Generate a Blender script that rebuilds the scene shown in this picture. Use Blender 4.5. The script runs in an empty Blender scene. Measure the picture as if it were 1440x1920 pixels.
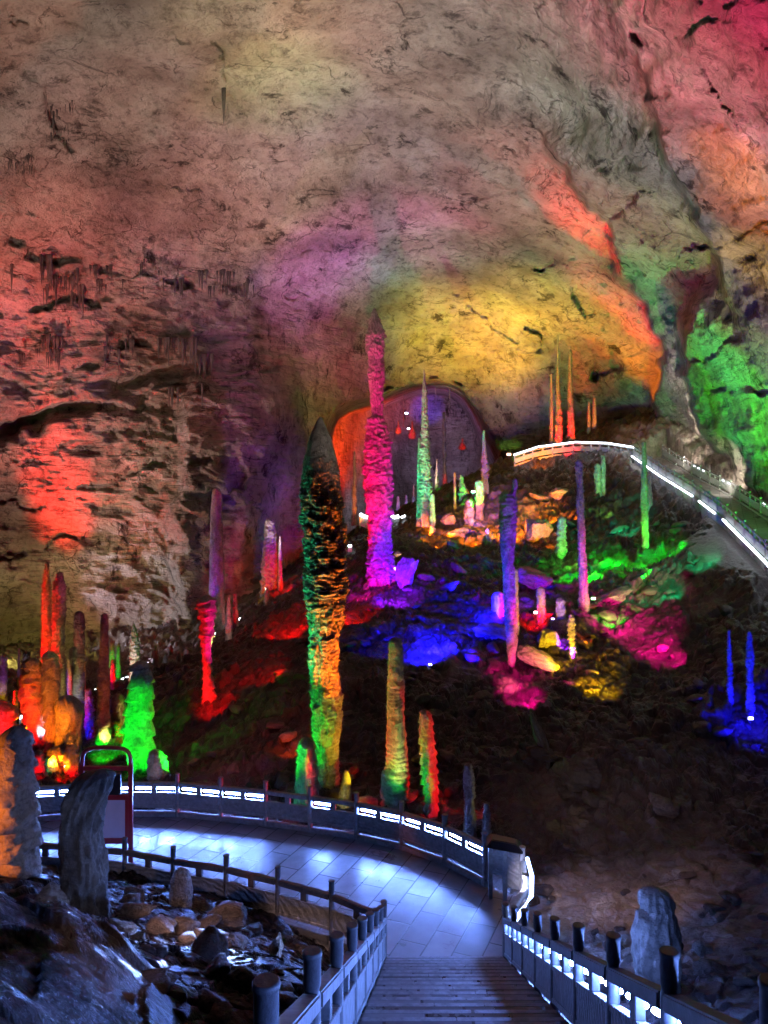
import bpy, bmesh, math, random
import numpy as np
from mathutils import Vector, Matrix

random.seed(7)
RNG = np.random.default_rng(7)
SC = bpy.context.scene
COL = SC.collection
PI = math.pi

# ------------------------------------------------------------------ camera, world, exposure
F = 1400.0          # focal length in photo pixels (frame 1440 x 1920)
CX, CY = 720.0, 960.0
EYE = 8.5           # eye height above the paved landing
cam_d = bpy.data.cameras.new("camera")
cam = bpy.data.objects.new("camera", cam_d)
COL.objects.link(cam)
cam.location = (0, 0, EYE)
cam.rotation_euler = (PI / 2, 0, 0)
cam_d.sensor_fit = 'VERTICAL'
cam_d.sensor_height = 24.0
cam_d.lens = 24.0 * F / 1920.0
cam_d.clip_start = 0.1
cam_d.clip_end = 600
SC.camera = cam
world = bpy.data.worlds.new("World")
SC.world = world
world.use_nodes = True
world.node_tree.nodes['Background'].inputs[0].default_value = (0.05, 0.045, 0.06, 1)
world.node_tree.nodes['Background'].inputs[1].default_value = 0.05
SC.view_settings.view_transform = 'Standard'
SC.view_settings.look = 'None'
SC.view_settings.exposure = 0.0
SC.view_settings.gamma = 1.0
SC.cycles.max_bounces = 5
SC.cycles.diffuse_bounces = 3
SC.cycles.glossy_bounces = 2
SC.cycles.use_denoising = True
SC.cycles.sample_clamp_indirect = 4.0
SC.cycles.caustics_reflective = False
SC.cycles.caustics_refractive = False

# ------------------------------------------------------------------ noise
def _hash(ix, iy, iz):
    n = (ix.astype(np.int64) * 374761393 + iy.astype(np.int64) * 668265263 + iz.astype(np.int64) * 1440662683) & 0xFFFFFFFF
    n = ((n ^ (n >> 13)) * 1274126177) & 0xFFFFFFFF
    n = ((n ^ (n >> 16)) * 2246822519) & 0xFFFFFFFF
    n = n ^ (n >> 15)
    return (n & 0xFFFFFF) / float(0x7FFFFF) - 1.0

def noise3(x, y, z):
    x = np.asarray(x, float); y = np.asarray(y, float) + 0 * x; z = np.asarray(z, float) + 0 * x
    x = x + 0 * y
    xi = np.floor(x); yi = np.floor(y); zi = np.floor(z)
    fx = x - xi; fy = y - yi; fz = z - zi
    fx = fx * fx * fx * (fx * (fx * 6 - 15) + 10); fy = fy * fy * fy * (fy * (fy * 6 - 15) + 10); fz = fz * fz * fz * (fz * (fz * 6 - 15) + 10)
    r = 0
    for a in (0, 1):
        wx = fx if a else 1 - fx
        for b in (0, 1):
            wy = fy if b else 1 - fy
            for c in (0, 1):
                wz = fz if c else 1 - fz
                r = r + wx * wy * wz * _hash(xi + a, yi + b, zi + c)
    return r

def fbm(x, y, z, oct=4, ridged=False):
    s = 0; a = 1.0; t = 0
    for k in range(oct):
        n = noise3(x * 2.03 ** k + 17.3 * k, y * 2.03 ** k - 9.1 * k, z * 2.03 ** k + 4.7 * k)
        if ridged: n = 1 - 2 * np.abs(n) ** 0.8
        s = s + a * n; t += a; a *= 0.52
    return s / t

def sst(a, b, x):
    t = np.clip((x - a) / (b - a), 0, 1)
    return t * t * (3 - 2 * t)

# ------------------------------------------------------------------ ground heights (world metres)
def W(px, py, d):
    return ((px - CX) / F * d, d, EYE - (py - CY) / F * d)

GP = [W(*t) for t in [
    (0, 1920, 5.5), (250, 1920, 6.5), (0, 1700, 9.5), (200, 1750, 11), (400, 1850, 8.5), (400, 1730, 13.4), (60, 1650, 12), (-200, 1700, 9), (560, 1800, 10.5),
    (1000, 1660, 17), (1100, 1640, 17.5), (1060, 1760, 14.5), (1230, 1860, 10.5), (1400, 1850, 10.2), (1440, 1650, 15.8), (1300, 1700, 15), (1500, 1900, 8), (1440, 1500, 21),
    (300, 1500, 22.3), (600, 1530, 21.3), (900, 1600, 18.6), (450, 1400, 27), (600, 1400, 25.6), (850, 1400, 25), (1050, 1400, 24), (1250, 1400, 24), (1440, 1400, 24),
    (350, 1300, 33), (500, 1250, 33), (700, 1250, 31), (900, 1250, 32), (1100, 1250, 32), (1300, 1250, 30), (1440, 1250, 27),
    (480, 1170, 42), (600, 1150, 40), (750, 1100, 43), (900, 1100, 42), (1050, 1130, 38), (1200, 1120, 38), (1350, 1110, 34),
    (560, 1100, 50), (650, 1035, 55), (760, 988, 61), (850, 968, 60), (1000, 970, 56), (1130, 955, 54), (1220, 1010, 46), (1300, 1010, 41), (1420, 1110, 33),
    (970, 905, 62), (1080, 880, 63), (1170, 885, 58), (1320, 985, 43.5),
    (400, 1200, 48), (300, 1260, 42), (340, 1236, 50), (200, 1262, 46), (0, 1280, 45), (100, 1400, 30), (0, 1450, 26), (250, 1440, 27.5), (-200, 1300, 40),
    (1340, 880, 50), (1440, 935, 38), (1250, 815, 60), (1200, 775, 68), (1090, 815, 70), (990, 840, 72),
]]
GP += [(17.0, 34, 5.6), (19.9, 34, 6.0), (15.8, 28, 4.0), (18.7, 28, 4.4), (22.4, 34, 9.0), (21.5, 28, 7.5), (24.5, 42, 11.5)]
GP += [(0, 90, 5), (-6, 80, 4.5), (0, 120, 2), (-25, 62, -1.2), (-40, 40, -1), (-30, 20, 2), (-12, 20.5, -0.2), (-8, 18.5, -0.2), (-2, 17, -0.2), (2.5, 15.5, -0.2),
       (-25, 0, 6), (25, 0, 6), (25, 15, 4), (30, 30, 9), (0, -14, 8), (40, 60, 16), (-40, 80, -1), (30, 90, 12),
       (-2.2, 3, 5.6), (3.2, 3, 4.9), (-1.8, 7, 3.6), (3.4, 7, 2.9), (0, 14, -0.2), (1, 8, 2.2), (1, 3, 4.6)]
GP = np.array(GP)
_GS = 20.0
def _tps_fit(P, v, lam=0.02):
    n = len(P); A = P / _GS
    r2 = ((A[:, None] - A[None]) ** 2).sum(-1)
    K = np.where(r2 > 0, 0.5 * r2 * np.log(r2 + 1e-12), 0) + lam * np.eye(n) * 0.05
    Q = np.hstack([np.ones((n, 1)), A])
    M = np.zeros((n + 3, n + 3)); M[:n, :n] = K; M[:n, n:] = Q; M[n:, :n] = Q.T
    return A, np.linalg.solve(M, np.concatenate([v, np.zeros(3)]))
_TA, _TW = _tps_fit(GP[:, :2], GP[:, 2])
STAIR_Y = 13.9; SLOPE = 0.496
def stair_l(y): return -0.61 + y * 0.63 / 13.9
def stair_r(y): return 1.41 + y * 0.84 / 13.9

# landing outline
BACK = [(-16, 19.0), (-12.5, 20.0), (-9.3, 20.6), (-7.2, 20.9), (-5.9, 20.9), (-4.7, 20.6), (-3.6, 20.4), (-2.4, 20.0), (-1.15, 19.6), (0.11, 19.1), (1.4, 18.1), (2.3, 17.0)]
CORNER = [(2.3, 17.0), (3.25, 16.4), (3.35, 15.4), (2.8, 14.3), (2.23, 13.9)]
FRONT = [(-16, 16.2), (-12, 17.0), (-8.2, 17.1), (-5.8, 16.7), (-4.45, 16.2), (-3.1, 15.8), (-1.88, 15.2), (-0.73, 14.6), (0.02, 13.9)]
def in_poly(x, y, poly):
    ins = np.zeros(np.shape(x), bool); j = len(poly) - 1
    for i in range(len(poly)):
        xi, yi = poly[i]; xj, yj = poly[j]
        c = ((yi > y) != (yj > y)) & (x < (xj - xi) * (y - yi) / (yj - yi + 1e-12) + xi)
        ins ^= c; j = i
    return ins
LANDING = FRONT + CORNER[::-1][0:0] + [(2.23, 13.9), (2.86, 14.6), (3.05, 15.4), (3.1, 16.4)] + BACK[::-1]

def G0(x, y):
    x = np.clip(np.asarray(x, float), -45, 45); y = np.clip(np.asarray(y, float), -15, 125)
    sh = np.broadcast(x, y).shape
    xf = (x + np.zeros(sh)).ravel() / _GS; yf = (y + np.zeros(sh)).ravel() / _GS
    out = np.empty(len(xf))
    for s in range(0, len(xf), 40000):
        a = xf[s:s + 40000]; b = yf[s:s + 40000]
        r2 = (a[:, None] - _TA[None, :, 0]) ** 2 + (b[:, None] - _TA[None, :, 1]) ** 2
        out[s:s + 40000] = (0.5 * r2 * np.log(r2 + 1e-12)) @ _TW[:-3] + _TW[-3] + _TW[-2] * a + _TW[-1] * b
    return out.reshape(sh)

def fix(x, y, g):
    g = np.where(in_poly(x, y, LANDING), np.minimum(g, -0.12), g)
    hx = np.interp(y, [28, 34, 41, 47, 53, 60], [16.2, 17.49, 18.74, 19.47, 19.69, 20.06]); hz = np.interp(y, [28, 34, 41, 47, 53, 60], [4.5, 6.12, 7.97, 9.44, 10.96, 12.87])
    g = np.where((x > hx - .5) & (x < hx + 2.9) & (y > 26) & (y < 60.5), np.minimum(g, hz - .45), g)
    g = np.where((x > hx - 2.4) & (x <= hx - .5) & (y > 26) & (y < 56), np.minimum(g, hz - .45 - .35 * (hx - .5 - x)), g)
    st = (x > stair_l(y) - 0.12) & (x < stair_r(y) + 0.12) & (y < STAIR_Y + 0.2)
    return np.where(st, np.minimum(g, SLOPE * (STAIR_Y - y) - 0.45), g)

def G(x, y):
    return float(fix(np.array([x]), np.array([y]), G0(np.array([x]), np.array([y])))[0])

def hit(px, py, lo=6.0, hi=110.0):
    ds = np.arange(lo, hi, 0.1)
    x = (px - CX) / F * ds; z = EYE - (py - CY) / F * ds
    g = fix(x, ds, G0(x, ds))
    k = np.nonzero(z < g)[0]
    return float(ds[k[0]]) if len(k) else None

# ------------------------------------------------------------------ cave shell: forward depth over the view
TX = np.array([-900, -400, 0, 200, 400, 600, 800, 1000, 1200, 1440, 1850, 2300.0])
TY = np.array([-900, -500, -200, 0, 200, 400, 600, 800, 1000, 1250.0])
TD = np.array([
    [13, 15, 17, 18, 18, 18, 18, 18, 17, 15, 12, 10],
    [16, 18, 20, 21, 21, 21, 21, 21, 19, 17, 13, 11],
    [21, 22, 25, 26, 27, 27, 27, 26, 24, 20, 15, 12],
    [25, 27, 31, 32, 33, 33, 33, 31, 26, 21, 16, 13],
    [30, 34, 40, 42, 43, 44, 43, 40, 33, 26, 19, 14],
    [33, 40, 48, 51, 53, 55, 56, 52, 44, 33, 22, 15],
    [34, 42, 54, 56, 60, 67, 74, 70, 60, 42, 25, 16],
    [34, 42, 55, 57, 60, 68, 84, 80, 72, 48, 26, 16],
    [34, 42, 57, 59, 61, 68, 88, 82, 70, 48, 26, 16],
    [34, 42, 58, 60, 62, 68, 88, 80, 66, 46, 26, 16]], float)
def cr_weights(T, x):
    x = np.clip(x, T[0], T[-1] - 1e-6)
    i = np.clip(np.searchsorted(T, x, side='right') - 1, 0, len(T) - 2)
    t = (x - T[i]) / (T[i + 1] - T[i])
    return i, t
def table(px, py):
    i, t = cr_weights(TX, px); j, s = cr_weights(TY, py)
    def row(jj):
        jj = np.clip(jj, 0, len(TY) - 1)
        p0 = TD[jj, np.clip(i - 1, 0, len(TX) - 1)]; p1 = TD[jj, i]; p2 = TD[jj, i + 1]; p3 = TD[jj, np.clip(i + 2, 0, len(TX) - 1)]
        return 0.5 * (2 * p1 + (p2 - p0) * t + (2 * p0 - 5 * p1 + 4 * p2 - p3) * t ** 2 + (3 * p1 - p0 - 3 * p2 + p3) * t ** 3)
    q0, q1, q2, q3 = row(j - 1), row(j), row(j + 1), row(j + 2)
    return 0.5 * (2 * q1 + (q2 - q0) * s + (2 * q0 - 5 * q1 + 4 * q2 - q3) * s ** 2 + (3 * q1 - q0 - 3 * q2 + q3) * s ** 3)

def sdist(px, py, line):
    """distance to a polyline; positive on its right-hand (larger x) side"""
    best = np.full(np.shape(px), 1e9); sg = np.ones(np.shape(px))
    for (x0, y0), (x1, y1) in zip(line[:-1], line[1:]):
        dx, dy = x1 - x0, y1 - y0
        t = np.clip(((px - x0) * dx + (py - y0) * dy) / (dx * dx + dy * dy), 0, 1)
        d = np.hypot(px - x0 - t * dx, py - y0 - t * dy)
        s = np.where((px - x0) * dy - (py - y0) * dx > 0, 1.0, -1.0)
        sg = np.where(d < best, s, sg); best = np.minimum(best, d)
    return best * sg
ARCH = [(585, 1300), (592, 900), (598, 830), (606, 790), (622, 764), (650, 752), (700, 742), (745, 727), (780, 715), (812, 711), (840, 715), (862, 725), (882, 741), (898, 764), (912, 794), (928, 826), (948, 862), (970, 905), (990, 1000), (1000, 1300)]
E_PINK = [(1080, -400), (1130, -60), (1165, 60), (1215, 160), (1235, 260), (1262, 330), (1330, 470), (1400, 640)]
E_RED = [(1010, 250), (1055, 325), (1132, 425), (1142, 480), (1195, 570), (1238, 660), (1215, 760), (1190, 840)]
E_GRN = [(1330, 520), (1295, 560), (1258, 655), (1272, 725), (1300, 800), (1370, 880), (1460, 960)]
FRACT = [  # fractures and shadowed seams of the vault: outline over the view, half width, relative depth
    ([(395, 55), (415, 110), (422, 180), (428, 290)], 4, .030), ([(-60, 430), (20, 460), (95, 505)], 9, .05), ([(0, 10), (30, 40), (55, 80)], 4, .03),
    ([(50, 120), (75, 185), (110, 215), (130, 290)], 7, .035), ([(275, 15), (300, 50), (335, 75), (395, 68)], 4, .025), ([(70, 585), (150, 565), (220, 580)], 6, .04),
    ([(60, 520), (180, 510), (290, 522), (350, 540)], 5, .035), ([(160, 690), (250, 660), (330, 650), (420, 640)], 6, .04), ([(350, 640), (430, 625), (520, 628), (560, 640)], 6, .035),
    ([(420, 560), (480, 545), (560, 552)], 5, .03), ([(310, 350), (360, 362), (400, 378)], 4, .02), ([(240, 760), (300, 740), (380, 720)], 8, .04), ([(240, 900), (320, 880), (380, 860)], 6, .035),
    ([(0, 945), (80, 940), (140, 930)], 5, .03), ([(0, 1040), (60, 1030), (140, 1015)], 6, .03), ([(400, 800), (440, 760), (470, 700), (520, 690)], 8, .035), ([(400, 1000), (430, 930), (480, 890), (540, 900)], 7, .03),
    ([(1085, -40), (1105, 30), (1125, 90)], 10, .05), ([(1195, 60), (1215, 150), (1225, 230), (1180, 270), (1150, 290)], 12, .06), ([(1330, 130), (1350, 180), (1380, 240)], 6, .04),
    ([(1150, 420), (1170, 390), (1200, 360), (1260, 340)], 7, .04), ([(1010, 500), (1040, 485), (1075, 482)], 6, .04), ([(870, 380), (930, 370), (1000, 378)], 4, .02),
    ([(1010, 570), (1060, 600), (1100, 650), (1120, 700)], 8, .04), ([(1060, 560), (1110, 590), (1140, 650), (1160, 700)], 8, .045), ([(980, 560), (1000, 640), (960, 700), (1000, 740)], 6, .03), ([(1100, 700), (1150, 690), (1200, 700)], 9, .05),
    ([(1290, 480), (1340, 470), (1400, 440), (1460, 430)], 8, .04), ([(1380, 560), (1360, 510), (1410, 480)], 8, .05), ([(1290, 700), (1340, 680), (1380, 640)], 6, .035), ([(1310, 740), (1370, 750), (1440, 740)], 5, .03), ([(1300, 60), (1360, 20), (1440, -20)], 6, .03),
    ([(740, 215), (700, 240), (620, 215)], 4, .015), ([(560, 470), (640, 455), (700, 462)], 4, .02), ([(860, 560), (900, 600), (960, 640)], 5, .02), ([(640, 620), (700, 640), (760, 650)], 4, .02), ([(1250, 480), (1230, 560), (1260, 600)], 8, .03)]
def depth(px, py):
    wob = 14 * noise3(px / 60, py / 60, 3.0) + 6 * noise3(px / 22, py / 22, 9.0)
    d = table(px, py)
    s = sdist(px, py, E_RED) + wob
    fade = sst(200, 330, py) * (1 - sst(800, 900, py))
    d = d * (1 - 0.07 * fade * sst(-6, 10, s) * (1 - sst(60, 320, s)))
    s = sdist(px, py, E_PINK) + wob
    d = d * (1 - 0.10 * sst(-8, 14, s) * (1 - sst(450, 700, py)) * (1 - sst(500, 1200, s)))
    s = sdist(px, py, E_GRN) + wob
    d = d * (1 - 0.13 * sst(-8, 16, s) * sst(480, 640, py) * (1 - sst(500, 1200, s)))
    # folded dark block under the right wall
    # left wall ledges
    lw = (1 - sst(430, 620, px)) * sst(560, 700, py)
    e1 = py - (810 - 0.27 * px) - wob * 1.2
    d = d * (1 + 0.035 * lw * np.exp(-(e1 / 13) ** 2) * (1 - sst(130, 230, px)))
    e2 = py - (720 - 0.09 * (px - 200)) - wob
    d = d * (1 + 0.03 * lw * np.exp(-(e2 / 14) ** 2) * sst(120, 220, px) * (1 - sst(320, 420, px)))
    s3 = sdist(px, py, [(330, 640), (345, 760), (330, 900), (318, 1000), (330, 1150)]) + wob
    d = d * (1 - 0.05 * sst(-10, 22, s3) * sst(660, 760, py) * (1 - sst(120, 260, s3)))
    fine = 3.5 * noise3(px / 9, py / 9, 13.0) + 2.0 * noise3(px / 4, py / 4, 17.0)
    for ln, wd, k in FRACT:
        xs = [p[0] for p in ln]; ys = [p[1] for p in ln]
        b = (px > min(xs) - 70) & (px < max(xs) + 70) & (py > min(ys) - 70) & (py < max(ys) + 70)
        if not np.any(b): continue
        q = sdist(px, py, ln) + 1.1 * wob + fine
        md = sst(-0.25, 0.35, noise3(px / 34, py / 34, 31.0))
        w_ = wd * (0.35 + 0.35 * md)
        prof = np.where(q < 0, np.exp(-(q / (0.5 * w_)) ** 2), np.exp(-q / (3.5 * w_)))
        d = np.where(b, d * (1 + 0.52 * k * md * prof), d)
    # the tunnel
    jj = (px > 560) & (px < 1010) & (py > 600)
    ins = np.zeros(np.shape(px))
    sd = np.full(np.shape(px), 1e9)
    sd = sdist(px, py, ARCH)
    inside = in_poly(px + 9 * noise3(px / 22, py / 22, 1.0) + 4 * noise3(px / 8, py / 8, 2.0), py + 9 * noise3(px / 22, py / 22, 5.0) + 4 * noise3(px / 8, py / 8, 6.0), ARCH + [(1000, 1400), (585, 1400)]) & jj
    t = np.clip(np.abs(sd) / 26, 0, 1) ** 1.6
    deep = 92 + 46 * sst(600, 790, px) - 8 * sst(860, 940, px)
    deep = deep - 22 * (1 - sst(705, 745, py)) * 1.0
    return np.where(inside, d * (1 - t) + deep * t, d)

def dirs(az, el):
    return np.sin(az) * np.cos(el), np.cos(az) * np.cos(el), np.sin(el)

def shell_R(az, el):
    ca = np.cos(az)
    front = np.abs(az) < math.radians(62)
    cs = np.where(front, ca, 0.47)
    px = CX + F * np.where(front, np.tan(np.clip(az, -1.08, 1.08)), np.sign(az) * 1.88)
    py = CY - F * np.tan(np.clip(el, -1.3, 1.3)) / cs
    D = depth(px, py)
    R1 = D / (cs * np.cos(np.clip(el, -1.3, 1.3)))
    wall = 24 / np.maximum(np.cos(el), 0.05)
    roof = 23.5 / np.maximum(np.sin(el), 0.02)
    R2 = (wall ** -4 + roof ** -4) ** -0.25
    w = np.maximum(sst(math.radians(38), math.radians(60), np.abs(az)), sst(math.radians(40), math.radians(58), el))
    return R1 * (1 - w) + R2 * w, px, py

def shell_disp(x, y, z, px, py):
    left = (1 - sst(480, 680, px)) * sst(380, 620, py)
    right = sst(1000, 1200, px)
    d = 1.5 * fbm(x / 11, y / 11, z / 11, 3)
    d = d + 0.75 * fbm(x / 3.2, y / 3.2, z / 2.4, 4)
    # bedding ledges, strongest on the left wall
    zz = z + 0.16 * x + 1.6 * noise3(x / 7, y / 7, z / 6) + 0.35 * noise3(x / 1.8, y / 1.8, z / 1.5)
    led = fbm(x / 4.5 + 5, y / 4.5, zz * 0.8, 5, True)
    lm = 0.35 + 0.9 * sst(-0.3, 0.4, fbm(x / 9, y / 9, z / 5 + 40, 3))
    d = d - (0.16 + 0.58 * left * lm) * np.maximum(led, -0.3) 
    # tilted fractures on the right wall
    u = 0.55 * x + 0.8 * z; v = x * 0.8 - 0.55 * z
    fr = fbm(u / 9, y / 6, v / 1.5, 4, True)
    d = d - 0.55 * right * np.maximum(fr, -0.2)
    d = d - (0.30 + 0.22 * right + .14 * left) * fbm(x / 1.3, y / 1.3, z / 1.0, 4, True)
    return d

def wall_point(px, py):
    a = np.array([math.atan2(px - CX, F)]); d = float(depth(np.array([float(px)]), np.array([float(py)]))[0])
    return Vector(W(px, py, d))

# ------------------------------------------------------------------ materials
def nmat(name):
    m = bpy.data.materials.new(name); m.use_nodes = True
    nt = m.node_tree
    return m, nt, nt.nodes['Principled BSDF']
def N(nt, t, **k):
    n = nt.nodes.new(t)
    for a, b in k.items():
        if a in n.inputs: n.inputs[a].default_value = b
        else: setattr(n, a, b)
    return n
def ramp(nt, src, stops):
    r = nt.nodes.new('ShaderNodeValToRGB')
    el = r.color_ramp.elements
    while len(el) < len(stops): el.new(0.5)
    for e, (p, c) in zip(el, stops):
        e.position = p; e.color = tuple(c) + (1,) if len(c) == 3 else c
    nt.links.new(src, r.inputs[0])
    return r
def coords(nt, scale=(1, 1, 1), rot=(0, 0, 0), kind='Object'):
    tc = nt.nodes.new('ShaderNodeTexCoord'); mp = nt.nodes.new('ShaderNodeMapping')
    mp.inputs['Scale'].default_value = scale; mp.inputs['Rotation'].default_value = rot
    nt.links.new(tc.outputs[kind], mp.inputs[0])
    return mp.outputs[0]
def noise_n(nt, vec, scale, detail=6, rough=0.6, dist=0.0, kind='FBM'):
    n = nt.nodes.new('ShaderNodeTexNoise'); n.noise_type = kind
    n.inputs['Scale'].default_value = scale; n.inputs['Detail'].default_value = detail
    n.inputs['Roughness'].default_value = rough; n.inputs['Distortion'].default_value = dist
    nt.links.new(vec, n.inputs['Vector'])
    return n.outputs[0]
def mix(nt, fac, a, b, mode='MIX'):
    m = nt.nodes.new('ShaderNodeMix'); m.data_type = 'RGBA'; m.blend_type = mode
    for s, v in ((0, fac), (6, a), (7, b)):
        if hasattr(v, 'is_output') or isinstance(v, bpy.types.NodeSocket): nt.links.new(v, m.inputs[s])
        else: m.inputs[s].default_value = v if s == 0 else tuple(v) + (1,)
    return m.outputs[2]
def math_n(nt, op, a, b=0.0):
    m = nt.nodes.new('ShaderNodeMath'); m.operation = op
    for s, v in ((0, a), (1, b)):
        if isinstance(v, bpy.types.NodeSocket): nt.links.new(v, m.inputs[s])
        else: m.inputs[s].default_value = v
    return m.outputs[0]
def bump(nt, bsdf, h, strength, dist):
    b = nt.nodes.new('ShaderNodeBump'); b.inputs['Strength'].default_value = strength; b.inputs['Distance'].default_value = dist
    nt.links.new(h, b.inputs['Height']); nt.links.new(b.outputs[0], bsdf.inputs['Normal'])

def mat_shell():
    m, nt, b = nmat('cave_limestone')
    v = coords(nt)
    n1 = noise_n(nt, v, 0.16, 6, 0.65)
    base = ramp(nt, n1, [(0.32, (0.20, 0.15, 0.125)), (0.5, (0.38, 0.32, 0.275)), (0.68, (0.56, 0.52, 0.46))]).outputs[0]
    n2 = noise_n(nt, v, 1.3, 8, 0.75)
    f2 = ramp(nt, n2, [(0.34, (0.30, 0.28, 0.27)), (0.5, (1, 1, 1))]).outputs[0]
    c = mix(nt, 0.8, base, f2, 'MULTIPLY')
    # dark mineral seams along bedding
    vs = coords(nt, (0.10, 0.10, 0.9), (0, 0.14, 0))
    n3 = noise_n(nt, vs, 1.0, 8, 0.62, 0.6)
    r3 = ramp(nt, n3, [(0.485, (1, 1, 1)), (0.5, (0.0, 0.0, 0.0)), (0.515, (1, 1, 1))]).outputs[0]
    nm = noise_n(nt, v, 0.22, 4, 0.6)
    msk = ramp(nt, nm, [(0.48, (0, 0, 0)), (0.6, (1, 1, 1))]).outputs[0]
    s3 = mix(nt, msk, (1, 1, 1), r3)
    c = mix(nt, 0.8, c, s3, 'MULTIPLY')
    # near-black pits and drip stains
    vd = coords(nt, (1.0, 1.0, 0.30))
    n4 = noise_n(nt, vd, 0.75, 9, 0.72, 0.3)
    r4 = ramp(nt, n4, [(0.40, (0.10, 0.08, 0.08)), (0.47, (1, 1, 1))]).outputs[0]
    pm = ramp(nt, noise_n(nt, v, 0.28, 4, 0.6), [(0.47, (0, 0, 0)), (0.60, (1, 1, 1))]).outputs[0]
    c = mix(nt, 0.95, c, mix(nt, pm, (1, 1, 1), r4), 'MULTIPLY')
    vo = nt.nodes.new('ShaderNodeTexVoronoi'); vo.feature = 'DISTANCE_TO_EDGE'; vo.inputs['Scale'].default_value = 0.22
    wv = nt.nodes.new('ShaderNodeVectorMath'); wv.operation = 'ADD'
    nn = nt.nodes.new('ShaderNodeTexNoise'); nn.inputs['Scale'].default_value = 0.5; nn.inputs['Detail'].default_value = 6
    nt.links.new(v, nn.inputs['Vector'])
    sc = nt.nodes.new('ShaderNodeVectorMath'); sc.operation = 'SCALE'; sc.inputs['Scale'].default_value = 3.2
    nt.links.new(nn.outputs['Color'], sc.inputs[0]); nt.links.new(v, wv.inputs[0]); nt.links.new(sc.outputs[0], wv.inputs[1])
    nt.links.new(wv.outputs[0], vo.inputs['Vector'])
    cr = ramp(nt, vo.outputs['Distance'], [(0.0, (0.10, 0.08, 0.08)), (0.018, (1, 1, 1))]).outputs[0]
    nm2 = noise_n(nt, v, 0.35, 3, 0.5)
    mk2 = ramp(nt, nm2, [(0.5, (0, 0, 0)), (0.58, (1, 1, 1))]).outputs[0]
    cr2 = mix(nt, mk2, (1, 1, 1), cr)
    c = mix(nt, 0.55, c, cr2, 'MULTIPLY')
    nt.links.new(c, b.inputs['Base Color'])
    b.inputs['Roughness'].default_value = 0.75
    b.inputs['Specular IOR Level'].default_value = 0.3
    h1 = noise_n(nt, v, 1.1, 10, 0.72)
    h2 = noise_n(nt, vs, 2.2, 8, 0.65, 0.4)
    h = math_n(nt, 'ADD', h1, math_n(nt, 'MULTIPLY', h2, 0.7))
    h = math_n(nt, 'ADD', h, math_n(nt, 'MULTIPLY', cr2, 0.25))
    bump(nt, b, h, 1.0, 1.5)
    return m
def mat_ground():
    m, nt, b = nmat('cave_mud_and_rubble')
    v = coords(nt)
    at = nt.nodes.new('ShaderNodeAttribute'); at.attribute_name = 'pale'
    n1 = noise_n(nt, v, 0.9, 8, 0.7)
    mud = ramp(nt, n1, [(0.35, (0.006, 0.0035, 0.004)), (0.55, (0.020, 0.011, 0.012)), (0.74, (0.065, 0.042, 0.038))]).outputs[0]
    n2 = noise_n(nt, v, 2.5, 8, 0.75)
    pale = ramp(nt, n2, [(0.3, (0.13, 0.10, 0.085)), (0.6, (0.36, 0.31, 0.27))]).outputs[0]
    c = mix(nt, at.outputs['Fac'], mud, pale)
    nt.links.new(c, b.inputs['Base Color'])
    b.inputs['Roughness'].default_value = 0.36
    b.inputs['Specular IOR Level'].default_value = 0.5
    h = math_n(nt, 'ADD', noise_n(nt, v, 2.2, 10, 0.75), math_n(nt, 'MULTIPLY', noise_n(nt, v, 9.0, 5, 0.7), 0.25))
    bump(nt, b, h, 1.0, 0.2)
    return m
def mat_rock(name, lo, hi, rough=0.6, scale=3.0, bd=0.08, flutes=False, spec=0.4):
    m, nt, b = nmat(name)
    oi = nt.nodes.new('ShaderNodeObjectInfo')
    v = coords(nt)
    va = nt.nodes.new('ShaderNodeVectorMath'); va.operation = 'ADD'
    nt.links.new(v, va.inputs[0]); nt.links.new(oi.outputs['Location'], va.inputs[1]); v = va.outputs[0]
    n1 = noise_n(nt, v, scale * 0.5, 8, 0.72)
    c = ramp(nt, n1, [(0.33, lo), (0.62, hi)]).outputs[0]
    n2 = noise_n(nt, v, scale * 3, 6, 0.7)
    c = mix(nt, 0.7, c, ramp(nt, n2, [(0.36, (0.3, 0.28, 0.27)), (0.52, (1, 1, 1))]).outputs[0], 'MULTIPLY')
    nt.links.new(c, b.inputs['Base Color'])
    b.inputs['Roughness'].default_value = rough
    b.inputs['Specular IOR Level'].default_value = spec
    if flutes:
        vf = coords(nt, (3.2, 3.2, 0.35)); h = noise_n(nt, vf, scale, 7, 0.7)
        h = math_n(nt, 'ADD', h, math_n(nt, 'MULTIPLY', noise_n(nt, v, scale * 2, 6, 0.7), 0.5))
    else:
        h = noise_n(nt, v, scale, 9, 0.74)
    bump(nt, b, h, 1.0, bd)
    return m
def mat_plain(name, col, rough=0.5, metal=0.0, nscale=8.0, var=0.35, bd=0.01, spec=0.5):
    m, nt, b = nmat(name)
    v = coords(nt)
    n1 = noise_n(nt, v, nscale, 6, 0.65)
    dark = tuple(x * (1 - var) for x in col); lite = tuple(min(1, x * (1 + var)) for x in col)
    nt.links.new(ramp(nt, n1, [(0.3, dark), (0.7, lite)]).outputs[0], b.inputs['Base Color'])
    b.inputs['Roughness'].default_value = rough; b.inputs['Metallic'].default_value = metal
    b.inputs['Specular IOR Level'].default_value = spec
    if bd: bump(nt, b, n1, 0.7, bd)
    return m
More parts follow.
